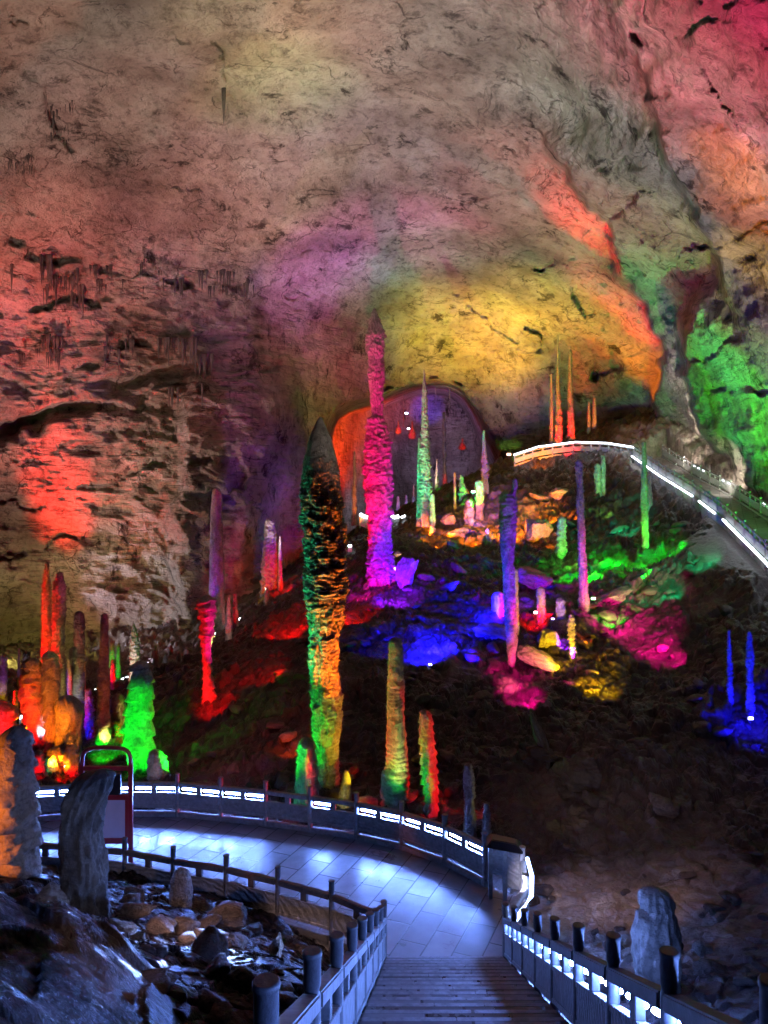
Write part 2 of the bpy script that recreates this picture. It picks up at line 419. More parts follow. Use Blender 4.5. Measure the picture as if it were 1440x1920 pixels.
def mat_carved():
    m, nt, b = nmat('carved_grey_stone')
    v = coords(nt)
    n1 = noise_n(nt, v, 9, 6, 0.7)
    nt.links.new(ramp(nt, n1, [(0.3, (0.16, 0.16, 0.165)), (0.7, (0.31, 0.31, 0.32))]).outputs[0], b.inputs['Base Color'])
    b.inputs['Roughness'].default_value = 0.55
    vo = nt.nodes.new('ShaderNodeTexWave'); vo.wave_type = 'RINGS'; vo.inputs['Scale'].default_value = 3.0; vo.inputs['Distortion'].default_value = 9.0; vo.inputs['Detail'].default_value = 3
    nt.links.new(v, vo.inputs['Vector'])
    bump(nt, b, math_n(nt, 'ADD', vo.outputs[1], n1), 0.9, 0.02)
    return m
def mat_paving(name, rot, bw, rh, rough, c1, c2, mortar=0.012, yoff=0.0):
    m, nt, b = nmat(name)
    v = coords(nt, (1, 1, 1), (0, 0, rot))
    if yoff: v.node.inputs['Location'].default_value = (0, yoff, 0)
    br = nt.nodes.new('ShaderNodeTexBrick')
    br.inputs['Scale'].default_value = 1.0; br.inputs['Brick Width'].default_value = bw; br.inputs['Row Height'].default_value = rh
    br.inputs['Mortar Size'].default_value = mortar; br.inputs['Mortar Smooth'].default_value = 0.3
    br.inputs['Color1'].default_value = c1 + (1,); br.inputs['Color2'].default_value = c2 + (1,); br.inputs['Mortar'].default_value = (0.03, 0.03, 0.035, 1)
    wob = noise_n(nt, v, 1.5, 3, 0.5)
    nt.links.new(v, br.inputs['Vector'])
    n1 = noise_n(nt, v, 1.6, 8, 0.7)
    c = mix(nt, 0.75, br.outputs[0], ramp(nt, n1, [(0.3, (0.45, 0.45, 0.45)), (0.65, (1, 1, 1))]).outputs[0], 'MULTIPLY')
    nt.links.new(c, b.inputs['Base Color'])
    rr = ramp(nt, noise_n(nt, v, 0.9, 7, 0.7), [(0.3, (rough * 0.6,) * 3), (0.7, (rough * 1.5,) * 3)]).outputs[0]
    nt.links.new(rr, b.inputs['Roughness'])
    h = math_n(nt, 'SUBTRACT', math_n(nt, 'MULTIPLY', noise_n(nt, v, 3.5, 6, 0.6), 0.5), br.outputs[1])
    bump(nt, b, h, 0.8, 0.012)
    return m
def mat_emit(name, col, strength):
    m, nt, b = nmat(name)
    e = nt.nodes.new('ShaderNodeEmission'); e.inputs[0].default_value = col + (1,); e.inputs[1].default_value = strength
    nt.links.new(e.outputs[0], nt.nodes['Material Output'].inputs[0])
    return m
M = dict(
    shell=mat_shell(), ground=mat_ground(),
    stal=mat_rock('pale_dripstone', (0.10, 0.08, 0.07), (0.30, 0.26, 0.23), 0.5, 3.4, 0.22),
    stald=mat_rock('dark_dripstone', (0.03, 0.027, 0.027), (0.10, 0.09, 0.085), 0.45, 3.0, 0.2),
    flute=mat_rock('fluted_dripstone', (0.05, 0.045, 0.04), (0.20, 0.185, 0.17), 0.42, 3.0, 0.2, True),
    rock=mat_rock('broken_limestone', (0.025, 0.017, 0.015), (0.085, 0.062, 0.052), 0.6, 2.0, 0.10),
    rockp=mat_rock('pale_limestone', (0.09, 0.07, 0.06), (0.26, 0.22, 0.19), 0.6, 2.4, 0.22),
    wet=mat_rock('wet_flowstone', (0.020, 0.015, 0.015), (0.085, 0.068, 0.062), 0.32, 5.0, 0.22, True, 0.9),
    stone=mat_plain('grey_stone', (0.22, 0.22, 0.23), 0.5, 0, 9, 0.4, 0.015),
    carved=mat_carved(),
    darkstone=mat_plain('dark_stone', (0.10, 0.10, 0.11), 0.45, 0, 9, 0.4, 0.015),
    pave=mat_paving('wet_slate_paving', math.radians(-67), 1.15, 0.55, 0.36, (0.18, 0.18, 0.19), (0.33, 0.33, 0.34), 0.016),
    tread=mat_paving('stair_slate', 0, 0.9, 0.45, 0.3, (0.05, 0.05, 0.055), (0.24, 0.24, 0.25), 0.022, -13.896),
    red=mat_plain('red_painted_metal', (0.30, 0.02, 0.03), 0.35, 0, 5, 0.2, 0),
    board=mat_plain('pale_board', (0.55, 0.5, 0.62), 0.4, 0, 3, 0.08, 0),
    black=mat_plain('black_metal', (0.02, 0.02, 0.025), 0.4, 0.3, 6, 0.3, 0),
    led=mat_emit('cool_led', (0.15, 0.29, 1.0), 900.0),
    ledr=mat_emit('stair_led', (0.15, 0.29, 1.0), 480.0),
    ledc=mat_emit('corner_led', (0.35, 0.5, 1.0), 11.0),
    ledw=mat_emit('white_led', (0.8, 0.9, 1.0), 11.0),
)
LAMPC = dict(R=(1, .002, .002), G=(.002, 1, .012), B=(.006, .004, 1), O=(1, .22, .002), Y=(.95, .62, .008), M=(1, .002, .31), P=(.24, .004, 1), W=(1, .86, .72), K=(1, .62, .55),
             LB=(.30, .45, 1), OL=(.72, .64, .14), LG=(.25, .95, .08), RO=(1, .07, .004), T=(.01, .9, .30), PK=(1, .16, .22), V=(.50, .16, 1), C=(.75, .72, 1))

# ------------------------------------------------------------------ object helpers
def tag(o, label=None, cat=None, group=None, kind=None):
    if label: o['label'] = label
    if cat: o['category'] = cat
    if group: o['group'] = group
    if kind: o['kind'] = kind
    return o
def mesh_np(name, V, Fc, mat, smooth=True):
    me = bpy.data.meshes.new(name)
    V = np.asarray(V, np.float32); Fc = np.asarray(Fc, np.int32)
    me.vertices.add(len(V)); me.vertices.foreach_set('co', V.ravel())
    k = Fc.shape[1]
    me.loops.add(Fc.size); me.loops.foreach_set('vertex_index', Fc.ravel())
    me.polygons.add(len(Fc)); me.polygons.foreach_set('loop_start', np.arange(0, Fc.size, k, dtype=np.int32))
    me.update(calc_edges=True); me.validate()
    if smooth: me.polygons.foreach_set('use_smooth', np.ones(len(me.polygons), bool))
    me.materials.append(mat)
    return me
def obj(name, me, parent=None, loc=None):
    o = bpy.data.objects.new(name, me); COL.objects.link(o)
    if loc is not None: o.location = loc
    if parent: o.parent = parent
    return o
def empty(name, loc=(0, 0, 0)):
    o = bpy.data.objects.new(name, None); COL.objects.link(o); o.location = loc
    return o
def grid_faces(nr, nc, wrap=False):
    i = np.arange(nr - 1)[:, None]; j = np.arange(nc if wrap else nc - 1)[None]
    a = i * nc + j; b = i * nc + (j + 1) % nc
    return np.stack([a, b, b + nc, a + nc], -1).reshape(-1, 4)

class MB:
    """collects boxes and prisms, links them as one mesh"""
    def __init__(s): s.v = []; s.f = []
    def hexa(s, c8):
        n = len(s.v); s.v += [tuple(c) for c in c8]
        s.f += [tuple(n + k for k in q) for q in ((0, 3, 2, 1), (4, 5, 6, 7), (0, 1, 5, 4), (1, 2, 6, 5), (2, 3, 7, 6), (3, 0, 4, 7))]
    def box(s, x0, x1, y0, y1, z0, z1):
        s.hexa([(x0, y0, z0), (x1, y0, z0), (x1, y1, z0), (x0, y1, z0), (x0, y0, z1), (x1, y0, z1), (x1, y1, z1), (x0, y1, z1)])
    def bar(s, p, q, h0, h1, th, off=0.0):
        """sheared slab from p to q (vertical ends), between heights h0 and h1, thickness th, shifted off to its left"""
        p = Vector(p); q = Vector(q); d = (q - p); d.z = 0; d.normalize(); n = Vector((-d.y, d.x, 0))
        a = n * (off - th / 2); b = n * (off + th / 2); z0 = Vector((0, 0, h0)); z1 = Vector((0, 0, h1))
        s.hexa([p + a + z0, q + a + z0, q + b + z0, p + b + z0, p + a + z1, q + a + z1, q + b + z1, p + b + z1])
    def lathe(s, prof, cx=0, cy=0, seg=14, sq=False):
        n = len(s.v)
        for r, z in prof:
            for k in range(seg):
                t = 2 * PI * (k + .5) / seg
                s.v.append((cx + r * math.cos(t), cy + r * math.sin(t), z))
        for i in range(len(prof) - 1):
            for k in range(seg):
                a = n + i * seg + k; b = n + i * seg + (k + 1) % seg
                s.f.append((a, b, b + seg, a + seg))
        s.f.append(tuple(n + k for k in range(seg))[::-1]); m = n + (len(prof) - 1) * seg
        s.f.append(tuple(m + k for k in range(seg)))
    def tube(s, pts, r, seg=8):
        n = len(s.v); pts = [Vector(p) for p in pts]
        for i, p in enumerate(pts):
            t = (pts[min(i + 1, len(pts) - 1)] - pts[max(i - 1, 0)]).normalized()
            u = t.cross(Vector((0, 1, 0)) if abs(t.y) < 0.9 else Vector((1, 0, 0))).normalized(); w = t.cross(u)
            for k in range(seg):
                a = 2 * PI * k / seg
                s.v.append(tuple(p + r * (math.cos(a) * u + math.sin(a) * w)))
        for i in range(len(pts) - 1):
            for k in range(seg):
                a = n + i * seg + k; b = n + i * seg + (k + 1) % seg
                s.f.append((a, b, b + seg, a + seg))
        s.f.append(tuple(n + k for k in range(seg))); m = n + (len(pts) - 1) * seg
        s.f.append(tuple(m + k for k in range(seg))[::-1])
    def mesh(s, name, mat, bevel=0.0, smooth=False):
        me = bpy.data.meshes.new(name)
        me.from_pydata([tuple(v) for v in s.v], [], s.f)
        bm = bmesh.new(); bm.from_mesh(me)
        bmesh.ops.recalc_face_normals(bm, faces=bm.faces)
        if bevel: bmesh.ops.bevel(bm, geom=[e for e in bm.edges if e.calc_face_angle(0) > 0.6], offset=bevel, segments=2, affect='EDGES')
        if smooth:
            for f in bm.faces: f.smooth = len(f.verts) == 4
        bm.to_mesh(me); bm.free()
        me.materials.append(mat)
        return me

def spot(pos, target, col, L, cone, albedo=0.25, blend=0.8, radius=0.08, dist=None):
    pos = Vector(pos); target = Vector(target)
    D = (target - pos).length if dist is None else dist
    c = LAMPC[col] if isinstance(col, str) else col
    li = bpy.data.lights.new('flood_or_fill_beam', 'SPOT')
    li.energy = L * 4 * PI * PI * D * D / albedo
    li.color = c; li.spot_size = math.radians(min(cone, 170)); li.spot_blend = blend; li.shadow_soft_size = radius
    o = bpy.data.objects.new('flood_or_fill_beam', li); COL.objects.link(o)
    o.location = pos
    o.rotation_euler = (target - pos).to_track_quat('-Z', 'Y').to_euler()
    return o

# ------------------------------------------------------------------ structure: cave shell
def build_shell():
    a_f = np.radians(np.linspace(-30, 30, 470)); a_l = np.radians(np.linspace(-180, -30, 60)[:-1]); a_r = np.radians(np.linspace(30, 180, 60)[1:])
    az = np.concatenate([a_l, a_f, a_r])
    el = np.concatenate([np.radians(np.linspace(-40, -16, 10)[:-1]), np.radians(np.linspace(-16, 37, 520)), np.radians(np.linspace(37, 89.5, 50)[1:])])
    A, E = np.meshgrid(az, el)
    R, px, py = shell_R(A, E)
    dx, dy, dz = dirs(A, E)
    X, Y, Z = dx * R, dy * R, dz * R
    far = sst(90, 100, Y)
    disp = shell_disp(X, Y, Z, px, py) * (1 - 0.3 * far)
    # do not let displacement close the tunnel mouth
    R = R + disp
    V = np.stack([dx * R, dy * R, EYE + dz * R], -1).reshape(-1, 3)
    me = mesh_np('cave_wall', V, grid_faces(len(el), len(az))[:, ::-1], M['shell'])
    o = obj('cave_wall_and_ceiling', me); tag(o, 'rough limestone cave wall and ceiling', kind='structure')
build_shell()

# ------------------------------------------------------------------ structure: ground
def cells(x, y, seed):
    """broken blocks: every cell a tilted plateau, dropping at its edges"""
    xi = np.floor(x); yi = np.floor(y); f1 = np.full(x.shape, 9.0); f2 = np.full(x.shape, 9.0); hh = np.zeros(x.shape)
    for a in (-1, 0, 1):
        for b in (-1, 0, 1):
            cx = xi + a; cy = yi + b; z0 = np.full(x.shape, seed)
            ox = cx + 0.5 + 0.48 * _hash(cx, cy, z0); oy = cy + 0.5 + 0.48 * _hash(cx, cy, z0 + 1)
            dx = x - ox; dy = y - oy; dd = np.hypot(dx, dy)
            h = 0.5 + 0.5 * _hash(cx, cy, z0 + 2) + 0.5 * _hash(cx, cy, z0 + 3) * dx + 0.5 * _hash(cx, cy, z0 + 4) * dy
            n = dd < f1
            f2 = np.where(n, f1, np.minimum(f2, dd)); hh = np.where(n, h, hh); f1 = np.where(n, dd, f1)
    return hh * sst(0.0, 0.16, f2 - f1)
def rubble(x, y, r):
    d = 0.32 * fbm(x / 3.0, y / 3.0, 0.3, 4)
    d = d + 0.16 * fbm(x / 1.1, y / 1.1, 2.3, 4, True)
    wx = x + 0.25 * noise3(x * 1.3, y * 1.3, 5.0); wy = y + 0.25 * noise3(x * 1.3, y * 1.3, 9.0)
    m = sst(-0.35, 0.35, fbm(x / 4.0, y / 4.0, 8.0, 2))
    d = d + 0.30 * m * cells(wx / 1.15, wy / 1.15, 11) + 0.22 * cells(wx / 0.48, wy / 0.48, 21) + 0.10 * cells(wx / 0.2, wy / 0.2, 31)
    return d - 0.25
def build_ground():
    az = np.concatenate([np.radians(np.linspace(-180, -34, 30)[:-1]), np.radians(np.linspace(-34, 34, 520)), np.radians(np.linspace(34, 180, 30)[1:])])
    r = np.concatenate([np.exp(np.linspace(math.log(0.6), math.log(7), 120))[:-1], np.exp(np.linspace(math.log(7), math.log(72), 860)), np.exp(np.linspace(math.log(72), math.log(125), 40))[1:]])
    A, Rr = np.meshgrid(az, r)
    X = np.sin(A) * Rr; Y = np.cos(A) * Rr
    g = G0(X, Y)
    near = sst(40, 70, Rr)
    # big mound-like hummocks further away, blocky rubble nearby
    d = rubble(X, Y, Rr) * (0.45 + 0.55 * sst(14, 26, Rr) + 0.5 * sst(30, 55, Rr))
    land = in_poly(X, Y, [(x, y) for x, y in LANDING])
    # keep displacement small beside the paving
    Z = fix(X, Y, g + d)
    V = np.stack([X, Y, Z], -1).reshape(-1, 3)
    me = mesh_np('ground', V, grid_faces(len(r), len(az))[:, ::-1], M['ground'])
    pale = np.zeros(X.shape)
    for (cx, cy, rx, ry, k) in [(4.2, 15.0, 2.6, 3.0, 1.0), (6.2, 15.5, 3, 2.6, .5), (26, 45, 5, 16, 1.0), (22, 60, 4, 6, .8), (2.8, 32, 2.5, 2, .25), (8, 22, 5, 4, .18), (-22, 55, 18, 15, .35), (12, 40, 5, 7, .28), (7, 57, 6, 5, .6)]:
        q = ((X - cx) / rx) ** 2 + ((Y - cy) / ry) ** 2
        pale = np.maximum(pale, k * (1 - sst(0.4, 1.3, q + 0.6 * fbm(X / 1.3, Y / 1.3, 4.0, 3))))
    at = me.attributes.new('pale', 'FLOAT', 'POINT'); at.data.foreach_set('value', pale.ravel().astype(np.float32))
    tag(obj('ground', me), kind='structure')
build_ground()

# ------------------------------------------------------------------ structure: landing, stairs, high walkway
def build_landing():
    me = bpy.data.meshes.new('landing'); bm = bmesh.new()
    vs = [bm.verts.new((x, y, 0.0)) for x, y in LANDING]
    f = bm.faces.new(vs)
    r = bmesh.ops.extrude_face_region(bm, geom=[f])
    for e in r['geom']:
        if isinstance(e, bmesh.types.BMVert): e.co.z = -0.4
    bmesh.ops.recalc_face_normals(bm, faces=bm.faces)
    bm.to_mesh(me); bm.free(); me.materials.append(M['pave'])
    tag(obj('path', me), kind='structure')
build_landing()
def build_stairs():
    mb = MB(); n = 37; run = 0.45; rise = run * SLOPE
    for k in range(n):
        y1 = STAIR_Y - 0.004 - k * run; y0 = y1 - run - 0.03
        z = (k + 1) * rise
        xl0, xr0, xl1, xr1 = stair_l(y0), stair_r(y0), stair_l(y1), stair_r(y1)
        jit = random.uniform(-0.004, 0.004)
        mb.hexa([(xl0, y0, z - .4), (xr0, y0, z - .4), (xr1, y1 + jit, z - .4), (xl1, y1 + jit, z - .4), (xl0, y0, z), (xr0, y0, z), (xr1, y1 + jit, z), (xl1, y1 + jit, z)])
    o = obj('stairs', mb.mesh('stairs', M['tread'], 0.02)); tag(o, kind='structure')
    nb_ = MB()  # step-edge strips in lighter stone, standing in for light the edges catch
    for k in range(n):
        y1 = STAIR_Y - 0.004 - k * run; z = (k + 1) * rise; xl, xr = stair_l(y1) + .03, stair_r(y1) - .03
        cuts = [xl] + sorted(random.uniform(xl + .3, xr - .3) for _ in range(2)) + [xr]
        for a, b in zip(cuts[:-1], cuts[1:]):
            if b - a < .1: continue
            nb_.box(a + .004, b - .004, y1 - .05, y1 + .018, z - .035, z + .004)
    tag(obj('stair_edge_highlights', nb_.mesh('stair_edge_highlights', M['stone'], 0.006)), kind='structure')
build_stairs()

HIGH_ARC = [W(965, 853, 66), W(1010, 838, 66.5), W(1080, 829, 66), W(1140, 831, 63.5), W(1190, 839, 60)]
HIGH_DOWN = [W(1188, 858, 60), W(1240, 895, 53), W(1300, 932, 47), W(1360, 978, 41), W(1440, 1058, 34), W(1530, 1160, 28)]
def offset_line(pts, w):
    out = []
    for i, p in enumerate(pts):
        a = Vector(pts[max(i - 1, 0)]); b = Vector(pts[min(i + 1, len(pts) - 1)])
        d = (b - a); d.z = 0; d.normalize(); n = Vector((-d.y, d.x, 0))
        out.append(tuple(Vector(p) + n * w))
    return out
def strip(name, a, b, drop, mat):
    mb = MB()
    for i in range(len(a) - 1):
        p, q, r, s = Vector(a[i]), Vector(a[i + 1]), Vector(b[i + 1]), Vector(b[i]); dz = Vector((0, 0, drop))
        mb.hexa([p - dz, q - dz, r - dz, s - dz, p, q, r, s])
    o = obj(name, mb.mesh(name, mat)); tag(o, kind='structure'); return o
hd_out = offset_line(HIGH_DOWN, 2.3)
strip('upper_path', HIGH_DOWN, hd_out, 0.9, M['pave'])
arc_base = [(x, y, z - 1.0) for x, y, z in HIGH_ARC]
strip('upper_path', arc_base, offset_line(arc_base, 2.3), 1.1, M['pave'])

# ------------------------------------------------------------------ stone balustrades
def resample(pts, step):
    pts = [Vector(p) for p in pts]
    L = [0]
    for a, b in zip(pts[:-1], pts[1:]): L.append(L[-1] + (b - a).length)
    n = max(1, round(L[-1] / step)); out = []
    for k in range(n + 1):
        s = L[-1] * k / n
        i = min(max(j for j in range(len(L)) if L[j] <= s + 1e-6), len(pts) - 2)
        t = (s - L[i]) / (L[i + 1] - L[i]); out.append(pts[i].lerp(pts[i + 1], t))
    return out
def balustrade(pts, label, step=1.3, lit=None, side=1, stone='stone', post_r=0.062, post_h=1.2, tube_r=0.022, cat='balustrade', given=False, led='led', led_h=0.79, cont=False, group=None, shield=False, post_stone=None):
    P = [Vector(p) for p in pts] if given else resample(pts, step)
    root = empty('stone_balustrade', P[0]); tag(root, label, cat, group)
    O = P[0]
    pm = MB(); pm.lathe([(post_r * 1.25, -0.3), (post_r * 1.25, 0.10), (post_r, 0.12), (post_r, 0.93), (post_r * .86, 0.95), (post_r * .86, 0.98), (post_r * 1.02, 1.0), (post_r * 1.02, post_h - .035), (post_r * 1.14, post_h - .03), (post_r * 1.14, post_h - .008), (post_r * 1.0, post_h)], seg=16)
    pme = pm.mesh('post', M[post_stone or stone], 0, True)
    for p in P: obj('post', pme, root, p - O)
    for i in range(len(P) - 1):
        a = P[i] - O; b = P[i + 1] - O; d = b - a; l = Vector((d.x, d.y, 0)).length
        t = post_r / l; a2 = a.lerp(b, t * .9); b2 = a.lerp(b, 1 - t * .9)
        mb = MB(); mb.bar(a2, b2, 0.84, 0.95, 0.115); obj('top_rail', mb.mesh('top_rail', M[stone], 0.012), root)
        mb = MB(); mb.bar(a2, b2, 0.30, 0.66, 0.06); mb.bar(a2, b2, 0.61, 0.665, 0.085); mb.bar(a2, b2, 0.24, 0.30, 0.085)
        obj('panel', mb.mesh('panel', M['carved'], 0.006), root)
        mb = MB(); mb.bar(a2, b2, 0.0, 0.13, 0.14); obj('base_rail', mb.mesh('base_rail', M[stone], 0.01), root)
        for w in (.5,):
            m1 = a.lerp(b, w - 0.055); m2 = a.lerp(b, w + 0.055)
            mb = MB(); mb.bar(m1, m2, 0.665, 0.84, 0.07); obj('baluster', mb.mesh('baluster', M[stone], 0.006), root)
        for w0, w1, idx in ((0.08, 0.43, 2 * i), (0.57, 0.92, 2 * i + 1)):
            if lit and idx in lit:
                q = a.lerp(b, w0); r = a.lerp(b, w1); n = Vector((-d.y, d.x, 0)).normalized() * side * (0.085)
                up = Vector((0, 0, led_h - 0.045))
                mb = MB(); mb.tube([q + n + up, q.lerp(r, .5) + n + up, r + n + up], tube_r, 8)
                obj('light_tube', mb.mesh('light_tube', M[led], 0, True), root)
                if shield:  # added plates that stop the tube light from going outward
                    mb = MB(); mb.bar(q, r, led_h - .115, led_h + .03, .012, (.085 + .042) * side); mb.bar(q, r, led_h + .031, led_h + .043, .11, .08 * side)
                    obj('tube_shield', mb.mesh('tube_shield', M['black']), root)
    return root
L3 = lambda pts, z=0: [(x, y, z) for x, y in pts]
back_posts = resample(L3([(-14.8, 19.3)] + BACK[1:]), 1.3)
nb = len(back_posts) - 1
# openings whose light tube is on: everything left of the big column, then most of the right end
litb = set()
for i in range(nb):
    m = (back_posts[i] + back_posts[i + 1]) / 2; px = CX + F * m.x / m.y
    if px < 495: litb |= {2 * i, 2 * i + 1}
    elif 560 < px < 640: litb |= {2 * i}
    elif px >= 640: litb |= {2 * i, 2 * i + 1}
balustrade(back_posts, 'long curved stone balustrade behind the landing with white light tubes in its openings', lit=litb, side=1, given=True, post_h=1.2, shield=True)
balustrade(L3(FRONT[0:1] + FRONT[1:8] + [(0.0, 14.0)]), 'dark stone balustrade in front of the landing above the rock garden', given=False, stone='darkstone', post_r=0.055, post_h=1.22)
sy = [13.9, 12.55, 11.2, 9.85, 8.5, 7.15, 5.8, 4.45, 3.1, 1.75, 0.4]
balustrade([(stair_l(y) - 0.02, y, SLOPE * (STAIR_Y - y)) for y in sy], 'sloping stone balustrade up the left side of the stairs', given=True, post_r=0.052, post_stone='darkstone')
balustrade([(stair_r(y) + 0.02, y, SLOPE * (STAIR_Y - y)) for y in sy], 'sloping stone balustrade up the right side of the stairs, lit blue white inside its openings', given=True, stone='darkstone', post_r=0.052, lit=set(range(22)), side=1, tube_r=0.02, led='ledr')
cb = balustrade(L3([(3.02, 16.3), (2.95, 15.4), (2.74, 14.6), (2.27, 13.95)]), 'short corner balustrade topped by a thick white light strip beside the stairs foot', step=1.1)
mb = MB(); mb.tube([Vector(p) - Vector((3.02, 16.3, 0)) for p in [(3.10, 16.15, 1.0), (3.05, 15.4, 1.0), (2.88, 14.6, 1.0), (2.60, 14.05, 1.0), (2.36, 13.62, 1.0)]], 0.042, 8)
obj('light_strip', mb.mesh('light_strip', M['ledc'], 0, True), cb)
balustrade(HIGH_DOWN, 'outer balustrade of the high walkway coming down the right slope', step=1.7, post_h=1.05)
hb = balustrade([Vector(p) for p in hd_out], 'inner balustrade of the high walkway against the pale rock bank', step=1.7, post_h=1.05, lit={8, 9, 10, 14, 15, 22, 23}, side=1, led='ledw')
ab = balustrade(arc_base, 'far balustrade of the high walkway bending along the top of the slope', step=1.7, post_h=1.05)
def light_line(parent, pts, r=0.045, mat='ledw'):
    mb = MB(); pts = [Vector(p) for p in pts]; o = Vector(parent.location) if parent else Vector((0, 0, 0))
    mb.tube([p - o for p in pts], r, 6); return obj('light_strip', mb.mesh('light_strip', M[mat], 0, True), parent)
light_line(ab, [(x - .1, y - .15, z + .0) for x, y, z in HIGH_ARC], 0.055)
hd = [Vector(p) + Vector((-0.16, -0.05, 0.12)) for p in HIGH_DOWN]
rr = resample(hd, 1.5)
db = [o for o in COL.objects if o.get('label', '').startswith('outer balustrade')][0]
k = 0; segs = [(0, 9), (10, 12), (13, len(rr) - 1)]
for a, b in segs: light_line(db, rr[a:b + 1], 0.06)

# ------------------------------------------------------------------ dripstone
def stal(label, edges, style='ring', lights=(), d=None, mat='stal', group=None, name='stalagmite', amp=1.0, cat='stalagmite', lean=0, base_y=None, root=1.2, seed=None):
    edges = sorted(edges)
    y0, xl0, xr0 = edges[0]; y1, xl1, xr1 = edges[-1]
    if d is None:
        d = hit((xl1 + xr1) / 2, base_y or y1) or 60.0
    s = d / F
    ys = np.array([e[0] for e in edges], float); xl = np.array([e[1] for e in edges], float); xr = np.array([e[2] for e in edges], float)
    hpx = y1 - y0
    n = int(np.clip(hpx / 1.5, 14, 460)); yy = np.linspace(y0, y1, n)
    cxp = np.interp(yy, ys, (xl + xr) / 2); hw = np.interp(yy, ys, (xr - xl) / 2)
    w_av = float(np.mean(hw))
    capl = max(hw[0] * 1.1, 1.0)
    tt = np.clip((yy - y0) / capl, 0, 1)
    hw = hw * np.sqrt(np.clip(1 - (1 - tt) ** 2, 0.0, 1)) * 1.0
    hw[0] = max(hw[0], 0.15)
    seg = int(np.clip(w_av * 3.4, 12, 84))
    zc = EYE - (yy - CY) * s; xc = (cxp - CX) * s; rr = hw * s
    # root below the ground
    zr = zc[-1] - np.array([0.25, 0.6, root]); xc = np.concatenate([xc, [xc[-1]] * 3]); rr = np.concatenate([rr, rr[-1] * np.array([1.08, 1.2, 1.35])]); zc = np.concatenate([zc, zr])
    th = np.linspace(0, 2 * PI, seg, endpoint=False)
    T, Z = np.meshgrid(th, zc); Rr = np.repeat(rr[:, None], seg, 1); Xc = np.repeat(xc[:, None], seg, 1)
    sd = (seed if seed is not None else (y0 * 13.7 + xl0 * 3.1)) % 997
    cw = np.cos(T); sw = np.sin(T)
    w = w_av * s
    u = max(w, 6.5 * s)
    Zn = Z / u
    if style == 'ring':
        ph = Zn * 1.35 + 0.9 * noise3(cw * 1.2 + sd, sw * 1.2, Zn * 0.5) + 1.9 * noise3(sd + 0 * T, 0, Zn * 0.33)
        fr = ph - np.floor(ph)
        m = 0.20 * (np.sqrt(np.clip(1 - (2 * fr - 1) ** 2, 0, 1)) - 0.75) + 0.16 * fbm(cw * 1.8 + sd, sw * 1.8, Zn * 2.2, 3)
        m = m + 0.09 * noise3(sd, 3.0, Zn * 0.35)
    elif style == 'lump':
        a = fbm(cw * 2.4 + sd, sw * 2.4, Zn * 2.0, 3)
        m = 0.50 * (np.abs(a) ** 0.6) - 0.20 + 0.16 * fbm(cw * 6 + sd, sw * 6, Zn * 5, 2) 
        ph = Zn * 0.35 + 0.5 * noise3(cw + sd, sw, Zn * .3); fr = ph - np.floor(ph)
        m = m - 0.16 * np.exp(-(fr / 0.07) ** 2) - 0.05
    elif style == 'palm':      # overlapping drooping frills over vertical flutes
        frill = 0
        ph = Zn * 1.5 + 1.5 * noise3(cw * 1.3 + sd, sw * 1.3, Zn * 0.4); c = np.floor(ph); fr = ph - c
        sec = noise3(cw * 2.0 + sd, sw * 2.0, c * 3.7)
        m = 0.15 * fr ** 0.7 * sst(-0.35, 0.4, sec) - 0.10
        ph2 = Zn * 4.4 + 0.9 * noise3(cw * 3 + sd, sw * 3, Zn); fr2 = ph2 - np.floor(ph2)
        m = m + 0.09 * fr2 + 0.20 * fbm(cw * 2.6 + sd, sw * 2.6, Zn * 2.2, 4) + 0.09 * np.abs(noise3(cw * 9 + sd, sw * 9, Zn * 1.1)) + 0.10 * np.abs(noise3(cw * 5 + sd, sw * 5, Zn * 3.2)) - 0.12
        tz = (zc[0] - Z) / max(zc[0] - zc[-1], .1); m = m * (0.2 + .8 * sst(.07, .22, tz))
    elif style == 'flute':
        m = 0.24 * fbm(cw * 2.2 + sd, sw * 2.2, Zn * 0.4, 4, True) + 0.10 * fbm(cw * 3 + sd, sw * 3, Zn * 2, 3)
    elif style == 'shelf':     # stepped shelves
        ph = Zn * 0.8 + 0.35 * noise3(cw * 1.3 + sd, sw * 1.3, Zn * 0.4); fr = ph - np.floor(ph)
        m = 0.34 * (1 - fr) - 0.20 + 0.16 * fbm(cw * 2 + sd, sw * 2, Zn * 2.5, 3)
    else:
        m = 0.16 * fbm(cw * 1.5 + sd, sw * 1.5, Zn * 1.0, 4) + 0.05 * fbm(cw * 4 + sd, sw * 4, Zn * 4.0, 3, True)
    if w_av < 9: m = m * 1.7 + 0.12 * noise3(cw + sd, sw, Z / (12 * s)) + 0.10 * noise3(sd, 1.0, Z / (5 * s))
    Rr = Rr * np.maximum(1 + amp * m, .25) * (1 - 0.04 * amp)
    el = 1 + 0.08 * np.cos(2 * T + sd)
    X = Xc + Rr * cw; Y = d + Rr * sw * el
    ztop = zc[0]; zb = EYE - (y1 - CY) * s
    bx = xc[len(yy) - 1]
    V = np.stack([X - bx, Y - d, Z - zb], -1).reshape(-1, 3)
    Fq = grid_faces(len(zc), seg, True)
    me = mesh_np(name, V, Fq[:, ::-1], M[mat])
    bm = bmesh.new(); bm.from_mesh(me); bm.verts.ensure_lookup_table()
    try:
        bm.faces.new([bm.verts[k] for k in range(seg)])
    except Exception: pass
    bmesh.ops.recalc_face_normals(bm, faces=bm.faces)
    for f in bm.faces: f.smooth = True
    bm.to_mesh(me); bm.free()
    o = obj(name, me, loc=(bx, d, zb)); tag(o, label, cat, group)
    H = hpx * s; base = Vector((bx, d, zb)); topx = xc[0]
